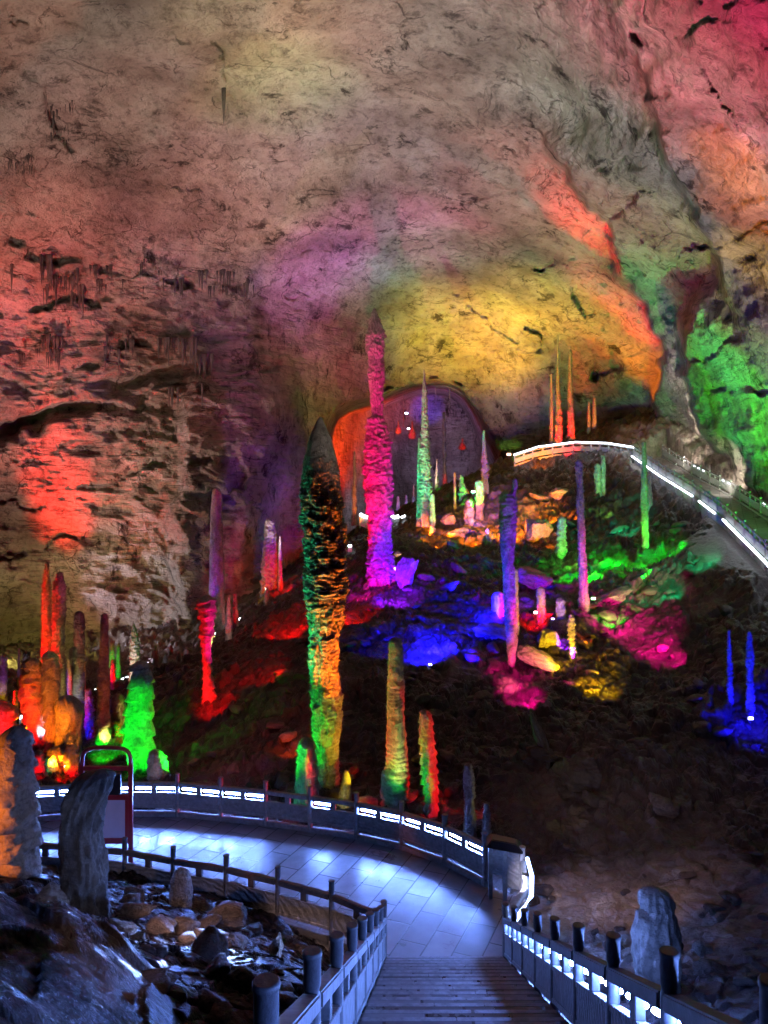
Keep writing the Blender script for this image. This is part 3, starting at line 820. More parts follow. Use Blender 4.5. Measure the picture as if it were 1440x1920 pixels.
    for L in lights:
        col, ang, D, aim, br = L[:5]; cone = L[5] if len(L) > 5 else 45
        a = math.radians(ang); dist = D * H if D < 1.5 else D; br = br * 1.0
        if bx < -6 and d < 44 and d > 15: dist = min(dist, 0.62 * H + 1.2 * w); br *= (1.1 if br > .3 else .45); cone = 60
        elif dist > 5 and H < 12: dist *= .7; br *= .85
        p = base + Vector((math.sin(a) * dist, -math.cos(a) * dist, 0))
        fy = float(np.interp(p.x, [q[0] for q in BACK], [q[1] for q in BACK])) + 0.45
        if d > fy and -14 < p.x < 2.6: p.y = max(p.y, fy)
        p.z = max(G(p.x, p.y) + 0.35, zb - 0.5 * dist)
        tg = Vector((bx + (topx - bx) * aim, d, zb + H * aim))
        spot(p, tg, col, br * (2.3 if d < 40 else 1.55), cone, 0.2 if mat in ('stald', 'flute') else 0.28, 0.5, 0.06)
    return o, base, H, d

S = stal
# --- the giants
S('giant dark-tipped column nearest the landing fence, frilled like palm bark and lit green and orange',
  [(782, 598, 603), (800, 588, 612), (820, 579, 622), (870, 566, 636), (930, 560, 645), (1000, 565, 650), (1050, 568, 652), (1095, 566, 656), (1115, 568, 655), (1180, 578, 640), (1240, 577, 636), (1300, 580, 642), (1345, 582, 645), (1400, 584, 637), (1440, 582, 636), (1490, 572, 640)],
  'palm', [('G', -55, 3.6, .25, .42, 60), ('T', -65, 4.6, .56, .32, 36), ((1, .15, .004), 38, 2.9, .58, .95, 40), ('Y', 40, 2.7, .20, .22, 50)], mat='flute', d=23.2, seed=11)
S('tallest needle stalagmite lit pink and violet with a black pointed tip at the photo centre',
  [(578, 700, 704), (600, 692, 713), (625, 686, 722), (655, 684, 723), (668, 691, 721), (700, 688, 722), (760, 695, 719), (780, 696, 719), (786, 686, 723), (830, 683, 735), (880, 680, 737), (930, 683, 738), (960, 687, 736), (1000, 690, 735), (1040, 688, 738), (1058, 685, 746), (1088, 687, 753)],
  'lump', [('R', -70, 9, .42, .62, 42), ('M', -5, 13, .50, .80, 36), ('P', 80, 9, .26, .26, 36), ('M', 25, 17, .66, .16, 18), ('B', 50, 6, .06, .5, 60)], seed=3)
S('slim ringed stalagmite lit yellow with a red left flank, standing just behind the fence',
  [(1195, 729, 755), (1260, 727, 757), (1340, 726, 758), (1400, 725, 762), (1440, 723, 764), (1448, 716, 766), (1500, 712, 768), (1515, 712, 768)],
  'ring', [('OL', 12, 1.5, .45, .26, 60), ('R', -70, 1.1, .58, .6, 44)], seed=21, d=21.8)
S('short stalagmite split between green left side and red right side behind the fence',
  [(1330, 786, 804), (1345, 785, 811), (1400, 786, 817), (1460, 789, 822), (1500, 795, 823), (1532, 793, 823)],
  'shelf', [('G', -40, 1.1, .6, .28, 60), ('R', 75, 1.3, .46, .7, 48)], seed=31, d=21.2)
S('small pale knobbly stalagmite at the right end of the curved fence',
  [(1430, 870, 885), (1450, 868, 889), (1492, 868, 892), (1498, 871, 888), (1530, 869, 893), (1560, 867, 895)], 'lump', [('OL', 80, 2, .7, .05, 60)], d=19.6)
S('tiny dim stub beside the pale knobbly stalagmite', [(1505, 906, 918), (1530, 905, 920), (1570, 903, 921)], 'lump', (), d=18.6)
S('cut grey stump with a dark flat top at the left foot of the giant column',
  [(1382, 558, 590), (1420, 556, 594), (1470, 554, 598), (1500, 552, 600)], 'shelf', [('T', -30, 4, .5, .10, 70)], mat='flute', d=21.9, amp=.7)
S('small spiky yellow green knob at the right foot of the giant column', [(1443, 645, 652), (1460, 641, 658), (1490, 634, 660), (1512, 630, 662)], 'palm', [('Y', -20, 1.4, .6, .15, 60)], mat='flute', d=22)
# --- right-hand slope
S('tall violet and blue stalagmite with a knobby head standing on the right slope',
  [(918, 938, 966), (950, 936, 970), (1000, 937, 968), (1040, 938, 966), (1060, 942, 964), (1100, 943, 965), (1150, 945, 970), (1200, 949, 971), (1248, 952, 966)],
  'ring', [('P', 25, 9, .70, .6, 40), ('B', -60, 6, .40, .8, 50), ('M', 40, 4, .12, .4, 50)], seed=41)
S('thin bent finger rising from the head of the violet stalagmite', [(896, 961, 970), (915, 960, 970), (930, 956, 967), (960, 952, 962)], 'ring', (), d=None, base_y=1250, root=.2)
S('narrow pinkish stalagmite pressed against the right flank of the violet one', [(1066, 960, 971), (1110, 961, 972), (1160, 962, 973), (1185, 961, 974)], 'ring', [('RO', 60, 4, .5, .25, 60)])
S('long straight stalagmite lit violet above and pink below on the right slope',
  [(861, 1079, 1092), (950, 1081, 1096), (1050, 1084, 1100), (1120, 1086, 1103), (1142, 1086, 1105)],
  'ring', [('P', -20, 8, .75, .7, 40), ('M', 30, 6, .25, .6, 50)], seed=51)
S('thin bright green stalagmite below the high walkway', [(828, 1204, 1211), (880, 1203, 1213), (915, 1202, 1214), (925, 1201, 1215), (1010, 1203, 1216), (1040, 1203, 1217)],
  'ring', [('G', -20, 7, .4, .75, 60), ('OL', 30, 9, .8, .2, 30)], seed=52)
S('shorter dull green stalagmite right behind the thin bright green one', [(884, 1212, 1221), (920, 1211, 1222), (950, 1210, 1224)], 'ring', [('T', 20, 5, .5, .2, 60)])
S('pale green ringed stalagmite, nearer of the pair under the walkway bend', [(868, 1115, 1126), (890, 1113, 1127), (935, 1116, 1130)], 'ring', [('LG', -10, 5, .5, .35, 60)])
S('grey slim stalagmite, rear of the pair under the walkway bend', [(852, 1127, 1135), (900, 1125, 1136), (930, 1125, 1137)], 'ring', [('T', 20, 5, .5, .12, 60)])
S('short yellow green stalagmite between the orange boulder and the pink pole', [(968, 1046, 1062), (1000, 1043, 1062), (1040, 1040, 1064)], 'shelf', [('LG', 0, 5, .5, .8, 70)])
S('stubby violet stalagmite beside the bright red floodlight', [(1100, 1006, 1021), (1140, 1007, 1022), (1172, 1008, 1024)], 'ring', [('V', -10, 4, .6, .5, 60), ('O', 30, 3, .1, .3, 40)])
S('shortest violet stub right of the red floodlight', [(1120, 1043, 1059), (1160, 1042, 1060)], 'ring', [('P', -10, 3.5, .5, .4, 60)])
S('small yellow stalagmite on the slope right of the yellow rock', [(1152, 1066, 1076), (1170, 1064, 1079), (1215, 1067, 1080), (1245, 1070, 1086)], 'shelf', [('Y', 0, 4, .5, .6, 70)])
S('small half blue half red stalagmite left of the violet one', [(1108, 924, 944), (1130, 922, 946), (1155, 924, 946)], 'flute', [('B', -50, 3.5, .5, .6, 60), ('R', 70, 3, .5, .7, 60)])
S('thin blue stalagmite at the far right, left of the pair', [(1180, 1364, 1369), (1240, 1362, 1373), (1300, 1363, 1375), (1322, 1362, 1375)], 'lump', [('B', -10, 3.5, .45, .6, 70)], amp=1.4)
S('thicker blue stalagmite at the far right above a bright floodlight', [(1183, 1402, 1409), (1220, 1399, 1412), (1290, 1400, 1413), (1335, 1398, 1416)], 'ring', [('B', -20, 3.0, .45, .8, 80)], amp=1.4)
# --- crest of the hill and beyond
S('tall green stalagmite with a thin grey tip inside the arch', [(692, 794, 796), (740, 791, 801), (800, 789, 804), (870, 787, 808), (930, 785, 811), (958, 784, 812)],
  'lump', [('T', -20, 10, .55, .8, 50), ('LG', 20, 8, .25, .5, 50)], d=57, seed=61)
S('slim dim green stalagmite leaning on the left of the tall green one in the arch', [(820, 784, 788), (870, 782, 790), (945, 781, 793)], 'lump', [('T', -40, 7, .3, .5, 50)], d=57.8)
S('orange banded stalagmite right in front of the tall green one', [(925, 805, 815), (960, 805, 816), (1004, 804, 817)], 'ring', [('O', 0, 5, .4, .8, 60)])
S('short fat orange stump left of the orange banded stalagmite', [(965, 795, 803), (990, 793, 804)], 'shelf', [('O', 0, 4, .5, .5, 60)])
S('green bulb-based stalagmite against the right edge of the arch', [(806, 905, 909), (850, 902, 912), (862, 900, 914), (880, 899, 919), (898, 901, 915)], 'lump', [('G', -15, 8, .4, .8, 45)], d=61)
S('solid blue stalagmite on the crest below the green bulb one', [(899, 891, 905), (930, 890, 906), (960, 892, 906)], 'flute', [('B', 0, 7, .5, 1.1, 50)], d=58)
S('short bright green stalagmite on the crest beside a lamp', [(890, 861, 869), (905, 860, 870), (925, 858, 884)], 'lump', [('G', 0, 6, .4, 1.0, 50)], d=64)
S('thin dull gold stalagmite on the crest', [(885, 850, 855), (900, 850, 855), (948, 850, 856)], 'ring', [('Y', 0, 6, .5, .45, 50)], d=62)
S('brown ringed stump behind the left orange boulder', [(935, 873, 885), (955, 871, 888), (975, 870, 890)], 'ring', [('O', 10, 6, .4, .35, 60)], d=57)
for lab, e, c, dd in [('faint grey spire low inside the arch, left of three', [(930, 744, 749), (965, 742, 751)], 'V', 76), ('faint pink spire low inside the arch, middle of three', [(928, 760, 764), (965, 758, 768)], 'PK', 76), ('faint pale blue spire low inside the arch, right of three', [(930, 774, 778), (960, 772, 780)], 'LB', 75)]:
    S(lab, e, 'ring', [(c, 0, 7, .5, .3, 50)], d=dd)
S('left red needle on the ledge above the high walkway', [(700, 1032, 1035), (760, 1031, 1037), (826, 1029, 1039)], 'ring', [('Y', 0, 1.5, .2, .2, 60), ('R', 10, 1.4, .3, .3, 50)], d=69, root=3)
S('tallest red needle on the ledge above the high walkway', [(628, 1045, 1047), (730, 1043, 1050), (770, 1041, 1054), (826, 1039, 1056)], 'lump', [('R', -10, 1.5, .18, 1.6, 70)], d=68.5, root=3)
S('knobbly red and orange needle right of the tallest one above the high walkway', [(655, 1067, 1072), (720, 1064, 1074), (780, 1064, 1077), (826, 1063, 1079)], 'lump', [('R', 0, 1.5, .25, 1.6, 70), ('RO', 30, 1.6, .1, .5, 50)], d=68.3, root=3)
S('small orange spike on the dark heap right of the red needles', [(745, 1112, 1117), (790, 1110, 1119)], 'ring', [('O', 0, 1.5, .5, .3, 60)], d=69, root=3)
S('smaller orange spike beside the dark heap', [(752, 1102, 1106), (800, 1100, 1108)], 'ring', [('O', 0, 1.5, .5, .3, 60)], d=69.2, root=3)
S('dim far column with a red foot inside the arch', [(772, 829, 835), (850, 830, 837), (906, 830, 838)], 'ring', [('R', 0, 8, .05, .4, 16), ('K', 0, 12, .5, .06, 50)], d=88, root=6)
S('small green spire low inside the arch right of the tall green stalagmite', [(860, 818, 820), (900, 815, 822), (945, 813, 824)], 'lump', [('G', 0, 3, .4, .3, 60)], d=74)
S('little red spire low inside the arch left of the tall green stalagmite', [(905, 775, 777), (930, 773, 779), (955, 772, 781)], 'lump', [('R', 0, 3, .4, .4, 60)], d=78)
S('thin orange column in front of the orange tunnel wall, just left of the pink needle', [(845, 663, 666), (900, 661, 669), (960, 660, 670)], 'lump', [('O', 0, 4, .6, .3, 60)], d=66)
# --- left middle distance
S('top-heavy red stalagmite with a swollen head on the left slope of the hill', [(1115, 374, 400), (1128, 366, 406), (1155, 370, 405), (1165, 376, 402), (1195, 373, 402), (1212, 377, 396), (1260, 380, 398), (1300, 379, 405), (1318, 377, 409)],
  'shelf', [('R', -15, 4, .4, .8, 60), ('M', 70, 6, .85, .4, 30)], seed=71)
S('tall dull violet stalagmite behind the red swollen-headed one', [(914, 400, 413), (930, 397, 416), (980, 394, 417), (1045, 393, 420), (1120, 392, 421), (1170, 390, 424)], 'smooth', [('P', -20, 3.0, .7, .16, 40)], d=50)
S('yellow green lumpy column against the left wall', [(970, 497, 514), (1000, 494, 520), (1060, 490, 526), (1122, 486, 524)], 'lump', [('Y', -10, 3.5, .25, .5, 50)], d=54)
S('slim red and violet stalagmite right of the yellow green column', [(1004, 524, 527), (1040, 521, 529), (1108, 521, 532)], 'ring', [('R', 10, 6, .25, .8, 50), ('P', 20, 7, .9, .4, 30)], d=53)
S('dim grey violet stub on the crest, left of two', [(1118, 426, 432), (1160, 423, 434), (1190, 423, 436)], 'ring', [('V', 0, 7, .5, .12, 50)])
S('dark grey stub on the crest, right of two', [(1112, 437, 444), (1150, 436, 446), (1180, 436, 448)], 'ring', [('K', 0, 7, .5, .08, 50)])
# --- the lit forest on the left
S('thin knobbly red stalagmite, tallest of the left cluster', [(1054, 85, 91), (1090, 80, 95), (1104, 79, 97), (1150, 78, 96), (1210, 78, 99), (1262, 76, 100)], 'lump', [('R', -25, 7, .55, 1.0, 60)], d=34)
S('brownish lumpy column close beside the thin red stalagmite', [(1072, 107, 117), (1104, 98, 125), (1130, 98, 124), (1200, 97, 121), (1290, 100, 124)], 'lump', [('O', 0, 8, .75, .28, 40), ('OL', 20, 7, .4, .25, 50)], d=33)
S('broad red stepped mass at the left of the forest', [(1232, 44, 72), (1262, 40, 80), (1300, 38, 88), (1350, 44, 92), (1400, 55, 92)], 'shelf', [('R', -10, 5, .4, .8, 80), ('RO', 30, 5, .6, .15, 60)], d=30)
S('orange stepped column in front of the brown lumpy one', [(1220, 80, 106), (1245, 79, 110), (1300, 78, 112), (1370, 84, 112), (1420, 84, 116)], 'shelf', [('O', 10, 5, .55, .45, 70)], d=29)
S('wide amber block of flowstone in the middle of the forest', [(1303, 108, 140), (1330, 106, 156), (1375, 108, 152), (1410, 104, 150)], 'flute', [('O', 20, 4.5, .5, .55, 70)], d=28.4)
S('squat orange green lump with a teal foot among the forest', [(1400, 88, 118), (1430, 86, 122), (1480, 84, 124)], 'lump', [('T', -40, 3, .3, .25, 80), ('O', 40, 3, .8, .5, 60)], d=27)
S('squat brown lump with a red foot right of the teal one', [(1395, 122, 144), (1420, 120, 148), (1430, 118, 150), (1475, 122, 156)], 'lump', [('R', 0, 3, .1, .6, 60), ('O', 20, 4, .8, .3, 40)], d=26.6)
S('low bright red rock stub behind the left end of the fence', [(1405, 64, 80), (1440, 64, 86), (1480, 66, 94)], 'shelf', [('R', 0, 3, .5, .8, 80)], d=26)
S('grey stalagmite with a dark head between the brown column and the pinkish post', [(1145, 141, 155), (1170, 138, 160), (1250, 137, 158), (1320, 136, 160)], 'ring', [('C', -10, 7, .4, .14, 60)], d=32, mat='stald')
S('pinkish ringed post with a dark tip in the left forest', [(1149, 190, 202), (1165, 188, 204), (1250, 186, 204), (1258, 182, 206), (1330, 181, 206), (1398, 179, 208)], 'ring', [('PK', 0, 7, .4, .30, 60), ('Y', -10, 4, .08, .4, 50)], d=30)
S('big bright green stalagmite with a flared foot left of the landing', [(1238, 252, 276), (1250, 245, 284), (1285, 242, 287), (1320, 236, 286), (1370, 230, 286), (1400, 232, 290), (1425, 240, 288), (1462, 250, 284)],
  'shelf', [('G', -30, 1.15, .42, .8, 74), ('G', 40, 1.15, .42, .6, 74)], d=27, seed=81)
S('pale pointed stalagmite peeking over the big green one', [(1167, 249, 251), (1185, 245, 257), (1205, 243, 262), (1262, 242, 264)], 'lump', [('W', 0, 6, .5, .35, 50)], d=34)
S('small bright red bulb stalagmite behind the pinkish post', [(1236, 208, 214), (1255, 206, 217), (1278, 206, 217)], 'lump', [('R', 0, 5, .5, 1.2, 60)], d=38)
S('faint green spire, left of the two behind the red bulb', [(1200, 206, 214), (1240, 203, 217), (1285, 203, 218)], 'ring', [('T', 0, 6, .5, .25, 60)], d=42)
S('thin green spire, right of the two behind the red bulb', [(1205, 219, 225), (1240, 218, 226), (1285, 218, 227)], 'ring', [('G', 0, 6, .5, .4, 60)], d=42)
S('thin grey white stub left of the grey stalagmite', [(1234, 126, 130), (1260, 125, 134), (1310, 126, 137)], 'ring', [('W', 0, 5, .5, .25, 60), ('B', -60, 3, .2, .4, 60)], d=36)
S('slim red and yellow spike right of the grey stalagmite', [(1215, 157, 163), (1240, 154, 160), (1312, 154, 161)], 'ring', [('R', 0, 5, .3, .4, 50), ('Y', 0, 5, .9, .3, 30)], d=36)
S('blue tinted stub left of the pinkish post', [(1290, 160, 172), (1330, 158, 176), (1400, 160, 180)], 'lump', [('B', -10, 4, .5, .5, 60)], d=31)
S('yellow grey lumpy rock stalagmite behind the pinkish post', [(1300, 208, 234), (1340, 205, 238), (1400, 205, 236)], 'lump', [('OL', 0, 5, .5, .35, 70), ('R', 40, 4, .1, .3, 50)], d=31)
S('lavender grey post at the left photo edge', [(1226, 2, 13), (1260, 1, 15), (1310, 0, 15)], 'ring', [('V', 0, 6, .5, .22, 60), ('Y', 0, 3, .05, .3, 50)], d=38)
S('short pale stub right of the lavender post', [(1220, 44, 56), (1240, 42, 58), (1280, 40, 58)], 'ring', [('C', 0, 6, .5, .18, 60)], d=38)
S('faint thin spire between the lavender post and the pale stub', [(1215, 34, 38), (1240, 33, 38), (1270, 33, 39)], 'ring', [('V', 0, 6, .5, .08, 60)], d=42)
S('thin yellow stalagmite in front of the red mass at the left', [(1293, 26, 31), (1320, 25, 34), (1352, 26, 36)], 'ring', [('Y', 0, 4, .5, .35, 60)], d=32)
S('wide pinkish red mound at the left photo edge', [(1312, -15, 10), (1330, -20, 32), (1370, -30, 36), (1420, -30, 44)], 'shelf', [('R', 0, 5, .5, .35, 80), ('PK', 0, 6, .5, .2, 70)], d=30)
S('grey boulder-like stub under the big green stalagmite', [(1404, 282, 300), (1420, 278, 312), (1462, 276, 318)], 'lump', [('C', 0, 4, .5, .10, 70)], d=25)
for i, (x, y0, y1) in enumerate([(292, 1210, 1262), (320, 1210, 1238), (349, 1212, 1232), (310, 1224, 1250), (500, 1100, 1135), (335, 1222, 1240)]):
    S(['dark slim stub where the crest lights begin', 'pale tiny spike midway along the crest lights', 'tiny spike below the red swollen-headed stalagmite', 'small lavender spike beside the crest lights', 'dark tiny spike at the foot of the yellow green column', 'darkest tiny spike on the crest line'][i],
      [(y0, x - 2, x + 2), ((y0 + y1) / 2, x - 5, x + 5), (y1, x - 5, x + 6)], 'ring', [('C', 0, 5, .5, .10, 60)] if i in (1, 2, 3) else ())
# --- foreground dripstone
S('near ringed stalagmite cut by the left photo edge, orange left side, blue right side',
  [(1360, 12, 50), (1378, 2, 60), (1420, -4, 64), (1480, -10, 69), (1540, -12, 73), (1600, -12, 76), (1640, -12, 74), (1665, -8, 76)],
  'shelf', [('O', -60, 2.4, .22, .6, 26), ('O', -60, 2.4, .5, .6, 24), ('O', -60, 2.4, .8, .5, 24), ('LB', 30, 4, .6, .02, 40)], d=12.3, amp=.8, seed=90)  # blue spot added to stand in for light from the landing tubes
S('dark bent stalagmite bowed like a seal in front of the sign',
  [(1442, 180, 200), (1447, 162, 207), (1456, 148, 210), (1470, 136, 210), (1486, 127, 205), (1500, 122, 196), (1520, 118, 189), (1560, 116, 188), (1600, 117, 195), (1640, 116, 197), (1680, 118, 198), (1715, 124, 206), (1750, 120, 215)],
  'flute', [('LB', 88, 4.4, .30, .06, 50)], d=11.8, mat='stald', seed=92, amp=1.15)  # blue side spot added in place of the landing's tube light
S('rounded waist-high stalagmite stub before the dark front fence', [(1626, 330, 350), (1640, 322, 357), (1670, 317, 361), (1705, 316, 361), (1718, 316, 361)], 'smooth', [('K', 20, 3.5, .5, .03, 60)], d=14.2, root=.8)
S('owl-shaped pale stone standing right of the stairs, lit blue from the left',
  [(1664, 1212, 1240), (1672, 1202, 1252), (1690, 1197, 1260), (1699, 1199, 1263), (1703, 1216, 1262), (1712, 1214, 1263), (1718, 1195, 1266), (1750, 1189, 1270), (1800, 1188, 1275), (1840, 1194, 1274), (1880, 1200, 1270)],
  'flute', [('LB', -80, 3.2, .6, .05, 60)], d=10.6, mat='stal', seed=95, amp=.8)

# ------------------------------------------------------------------ boulders
def rock_mesh(name, seed, sub=4, mat='rock', flat=0.7, elong=1.0):
    bm = bmesh.new(); bmesh.ops.create_icosphere(bm, subdivisions=sub, radius=1.0)
    co = np.array([v.co[:] for v in bm.verts])
    r = np.random.default_rng(seed)
    # chop by random planes for broken faces
    out = co.copy()
    for k in range(14):
        n = r.normal(size=3); n /= np.linalg.norm(n); h = r.uniform(0.5, 0.88)
        dd = out @ n; over = np.maximum(dd - h, 0); out = out - over[:, None] * n * 0.92
    dis = 0.22 * fbm(out[:, 0] * 1.6 + seed, out[:, 1] * 1.6, out[:, 2] * 1.6, 4) - 0.10 * fbm(out[:, 0] * 2.6 + seed, out[:, 1] * 2.6, out[:, 2] * 3.6, 4, True) - 0.06 * fbm(out[:, 0] * 7 + seed, out[:, 1] * 7, out[:, 2] * 9, 3, True)
    out = out * (1 + dis[:, None]); out[:, 0] *= elong; out[:, 2] *= flat
    for v, c in zip(bm.verts, out): v.co = c
    for f in bm.faces: f.smooth = True
    me = bpy.data.meshes.new(name); bm.to_mesh(me); bm.free(); me.materials.append(M[mat]); return me
RM = [rock_mesh('rubble_rock', 100 + k, 3, 'rock', random.uniform(.5, .8), random.uniform(.9, 1.4)) for k in range(7)]
def boulder(label, px, py, wpx, hpx, mat='rock', seed=1, rz=0, ry=0, d=None, lights=(), name='boulder', sub=5, sink=.35, group=None):
    d = d or hit(px, py) or 55
    s = d / F; w = wpx * s / 2; h = hpx * s / 2
    me = rock_mesh(name, seed, sub, mat, 1.0, 1.0)
    p = Vector(W(px, py, d))
    o = obj(name, me, loc=(p.x, p.y + w * .3, p.z + h * (1 - sink))); o.scale = (w, (w + h) / 2 * 1.05, h * 1.1); o.rotation_euler = (0, math.radians(ry), math.radians(rz))
    tag(o, label, 'boulder', group)
    for (c, ang, D, br, cone) in lights:
        a = math.radians(ang); q = p + Vector((math.sin(a) * D, -math.cos(a) * D, 0)); q.z = max(G(q.x, q.y) + .4, p.z - .4 * D)
        spot(q, p + Vector((0, 0, h)), c, br * 1.8, cone, .25, .6, .06)
    return o
boulder('large flat orange boulder on the crest left of the violet stalagmite', 890, 1022, 120, 46, 'rockp', 3, 10, d=55, lights=[('O', -10, 4, .9, 60)])
boulder('tall orange boulder directly right of the violet stalagmite', 1006, 1024, 66, 62, 'rockp', 5, 30, d=52, lights=[('O', 10, 3.6, 1.0, 60)])
boulder('small orange rock on the crest beside the orange banded stalagmite', 838, 984, 34, 28, 'rockp', 7, 0, d=57, lights=[('O', 0, 4, .6, 50)])
boulder('jagged orange slab high on the slope below the walkway', 1012, 938, 44, 14, 'rockp', 9, 0, 15, lights=[('O', 0, 5, .7, 60)])
boulder('orange block beside the top of the pink pole', 1052, 934, 46, 24, 'rockp', 12, 0, -10, lights=[('O', 0, 5, .7, 60)])
boulder('dull violet rounded rock above the red floodlight', 1002, 1102, 80, 48, 'rockp', 14, 0, lights=[('P', -20, 4.5, .25, 60)])
boulder('domed yellow rock on the right slope', 1030, 1216, 56, 50, 'rockp', 16, 0, lights=[('Y', 0, 3.2, .5, 60)])
boulder('curved pink slab under the yellow rock', 1020, 1258, 105, 44, 'rockp', 18, 0, 24, lights=[('PK', -40, 4, .35, 60)])
boulder('small yellow rock at the lower right of the pink slab', 1110, 1275, 46, 22, 'rockp', 20, 0, 10, lights=[('Y', 0, 3.2, .6, 60)])
boulder('blue slab left of the violet stalagmite foot', 928, 1200, 76, 34, 'rockp', 22, 0, 10, lights=[('B', -30, 3.5, .8, 60)])
boulder('green wedge of rock right of the pink pole foot', 1150, 1130, 80, 30, 'rockp', 24, 0, -25, lights=[('G', -20, 4, .35, 60)])
boulder('pale brown block low on the dark slope', 1090, 1480, 105, 74, 'rock', 27, 20, 14, lights=[('OL', -30, 4, .02, 50)])
boulder('pale jagged stone lower right on the dark slope', 1245, 1525, 75, 40, 'rockp', 28, 0, 25)
boulder('long pale sliver of rock above the brown block', 1010, 1405, 24, 90, 'rockp', 30, 0, -18)
boulder('small glowing orange rock left of the giant column', 541, 1392, 46, 22, 'rockp', 32, 0, 0, lights=[('RO', 10, 1.6, .5, 90)])
boulder('red rock just behind the fence right of the giant column', 690, 1520, 46, 28, 'rockp', 34, 0, 0, d=21.6, lights=[('R', -10, .8, .35, 60)])
boulder('bright yellow stone right of the pink needle base', 745, 1042, 16, 10, 'rockp', 36, 0, 0, d=46, lights=[('Y', 0, 2, 1.0, 60)])
boulder('violet rock at the right foot of the pink needle', 765, 1092, 50, 66, 'rockp', 38, 0, 20, d=42.4, lights=[('B', -30, 4, 1.0, 70)])
boulder('reddish grey boulder under the near ringed stalagmite', 80, 1745, 108, 92, 'rockp', 40, 30, 0, d=11.0, lights=[('C', 40, 3.0, .05, 70)])
boulder('dark boulder with a pale face in the rock garden below the front fence', 395, 1800, 110, 62, 'rock', 42, 0, 0, d=11.6)
boulder('round stone egg in front of the stair railing', 519, 1790, 38, 44, 'rockp', 44, 0, 0, d=11.6)
boulder('smooth dark dome in the lower left rock garden', 335, 1890, 100, 62, 'rock', 46, 0, 0, d=9.4)
boulder('rounded dark stone left of the smooth dome', 250, 1870, 70, 60, 'rock', 48, 0, 0, d=9.8)
boulder('dark lump at the bottom edge before the stair railing', 470, 1910, 150, 90, 'rock', 50, 0, 0, d=8.7)
boulder('brown rock between the bent stalagmite and the rounded stub', 245, 1705, 70, 50, 'rock', 52, 0, 0, d=13.4)
boulder('brown rock close to the front fence right of the rounded stub', 425, 1745, 100, 46, 'rock', 54, 0, 0, d=13.2)
boulder('pale stone beside the owl-shaped stone', 1312, 1790, 26, 30, 'rockp', 56, 0, 0, d=11.4)
boulder('bottom edge stone left of the railing posts', 405, 1925, 60, 46, 'rockp', 58, 0, 0, d=7.4)

def flowstone():
    nx, ny = 170, 190
    u = np.linspace(0, 1, nx); v = np.linspace(0, 1, ny); U, Vv = np.meshgrid(u, v)
    X = -8.2 + 6.9 * U; Y = 3.2 + 6.2 * Vv
    edge = sst(0, .18, U) * sst(0, .28, 1 - U) * sst(0, .1, Vv) * sst(0, .32, 1 - Vv)
    a = X * .8 + Y * .6; b = -X * .6 + Y * .8      # ribs run along a
    w = b + .35 * noise3(a * .7, b * .7, 2.0)
    h = .55 * edge * (1 + .25 * fbm(X / 1.4, Y / 1.4, 1.0, 3)) + edge * (.10 * fbm(a * .55, w * 2.6, 3.0, 4, True) + .09 * fbm(a * 1.3, w * 8, 5.0, 4, True))
    st = np.floor(a * .8 + .5 * noise3(X, Y, 7.0)); h = h - .10 * edge * (a * .8 - st)
    Z = G0(X, Y) - .35 + h * 1.15 + .25 * edge
    me = mesh_np('flowstone', np.stack([X + 5, Y - 6, Z - 4], -1).reshape(-1, 3), grid_faces(ny, nx), M['wet'])
    tag(obj('flowstone', me, loc=(-5, 6, 4)), 'wet ribbed flowstone mound filling the lower left corner, glinting blue', 'flowstone')
flowstone()
# scattered rubble: individual copies
def scatter(n, px0, px1, py0, py1, smin, smax, group, label, mats=None):
    for k in range(n):
        px = random.uniform(px0, px1); py = random.uniform(py0, py1); d = hit(px, py)
        if d is None or d > 62: continue
        x = (px - CX) / F * d
        if bool(in_poly(np.array([x]), np.array([d]), LANDING)[0]) or (stair_l(d) - .4 < x < stair_r(d) + .4 and d < 14.5): continue
        s = random.uniform(smin, smax) ** 1.0
        o = bpy.data.objects.new('rubble_rock', random.choice(RM)); COL.objects.link(o)
        o.location = (x, d, G(x, d) + s * .12); o.scale = (s, s * random.uniform(.7, 1.1), s * random.uniform(.6, 1.0)); o.rotation_euler = (random.uniform(-.4, .4), random.uniform(-.4, .4), random.uniform(0, 6.28))
        tag(o, label, 'rock', group)
scatter(110, 320, 1420, 1120, 1520, .12, .48, 'rubble on the dark hillside', 'loose broken rock half buried in the dark hillside')
scatter(46, 700, 1300, 980, 1120, .2, .7, 'rubble near the hill crest', 'broken rock lying near the hill crest')
scatter(45, 980, 1440, 1580, 1880, .06, .26, 'rubble right of the stairs', 'small stone on the gravelly ground right of the stairs')
scatter(55, 0, 600, 1680, 1900, .10, .34, 'stones in the rock garden', 'rounded brown stone in the rock garden left of the stairs')

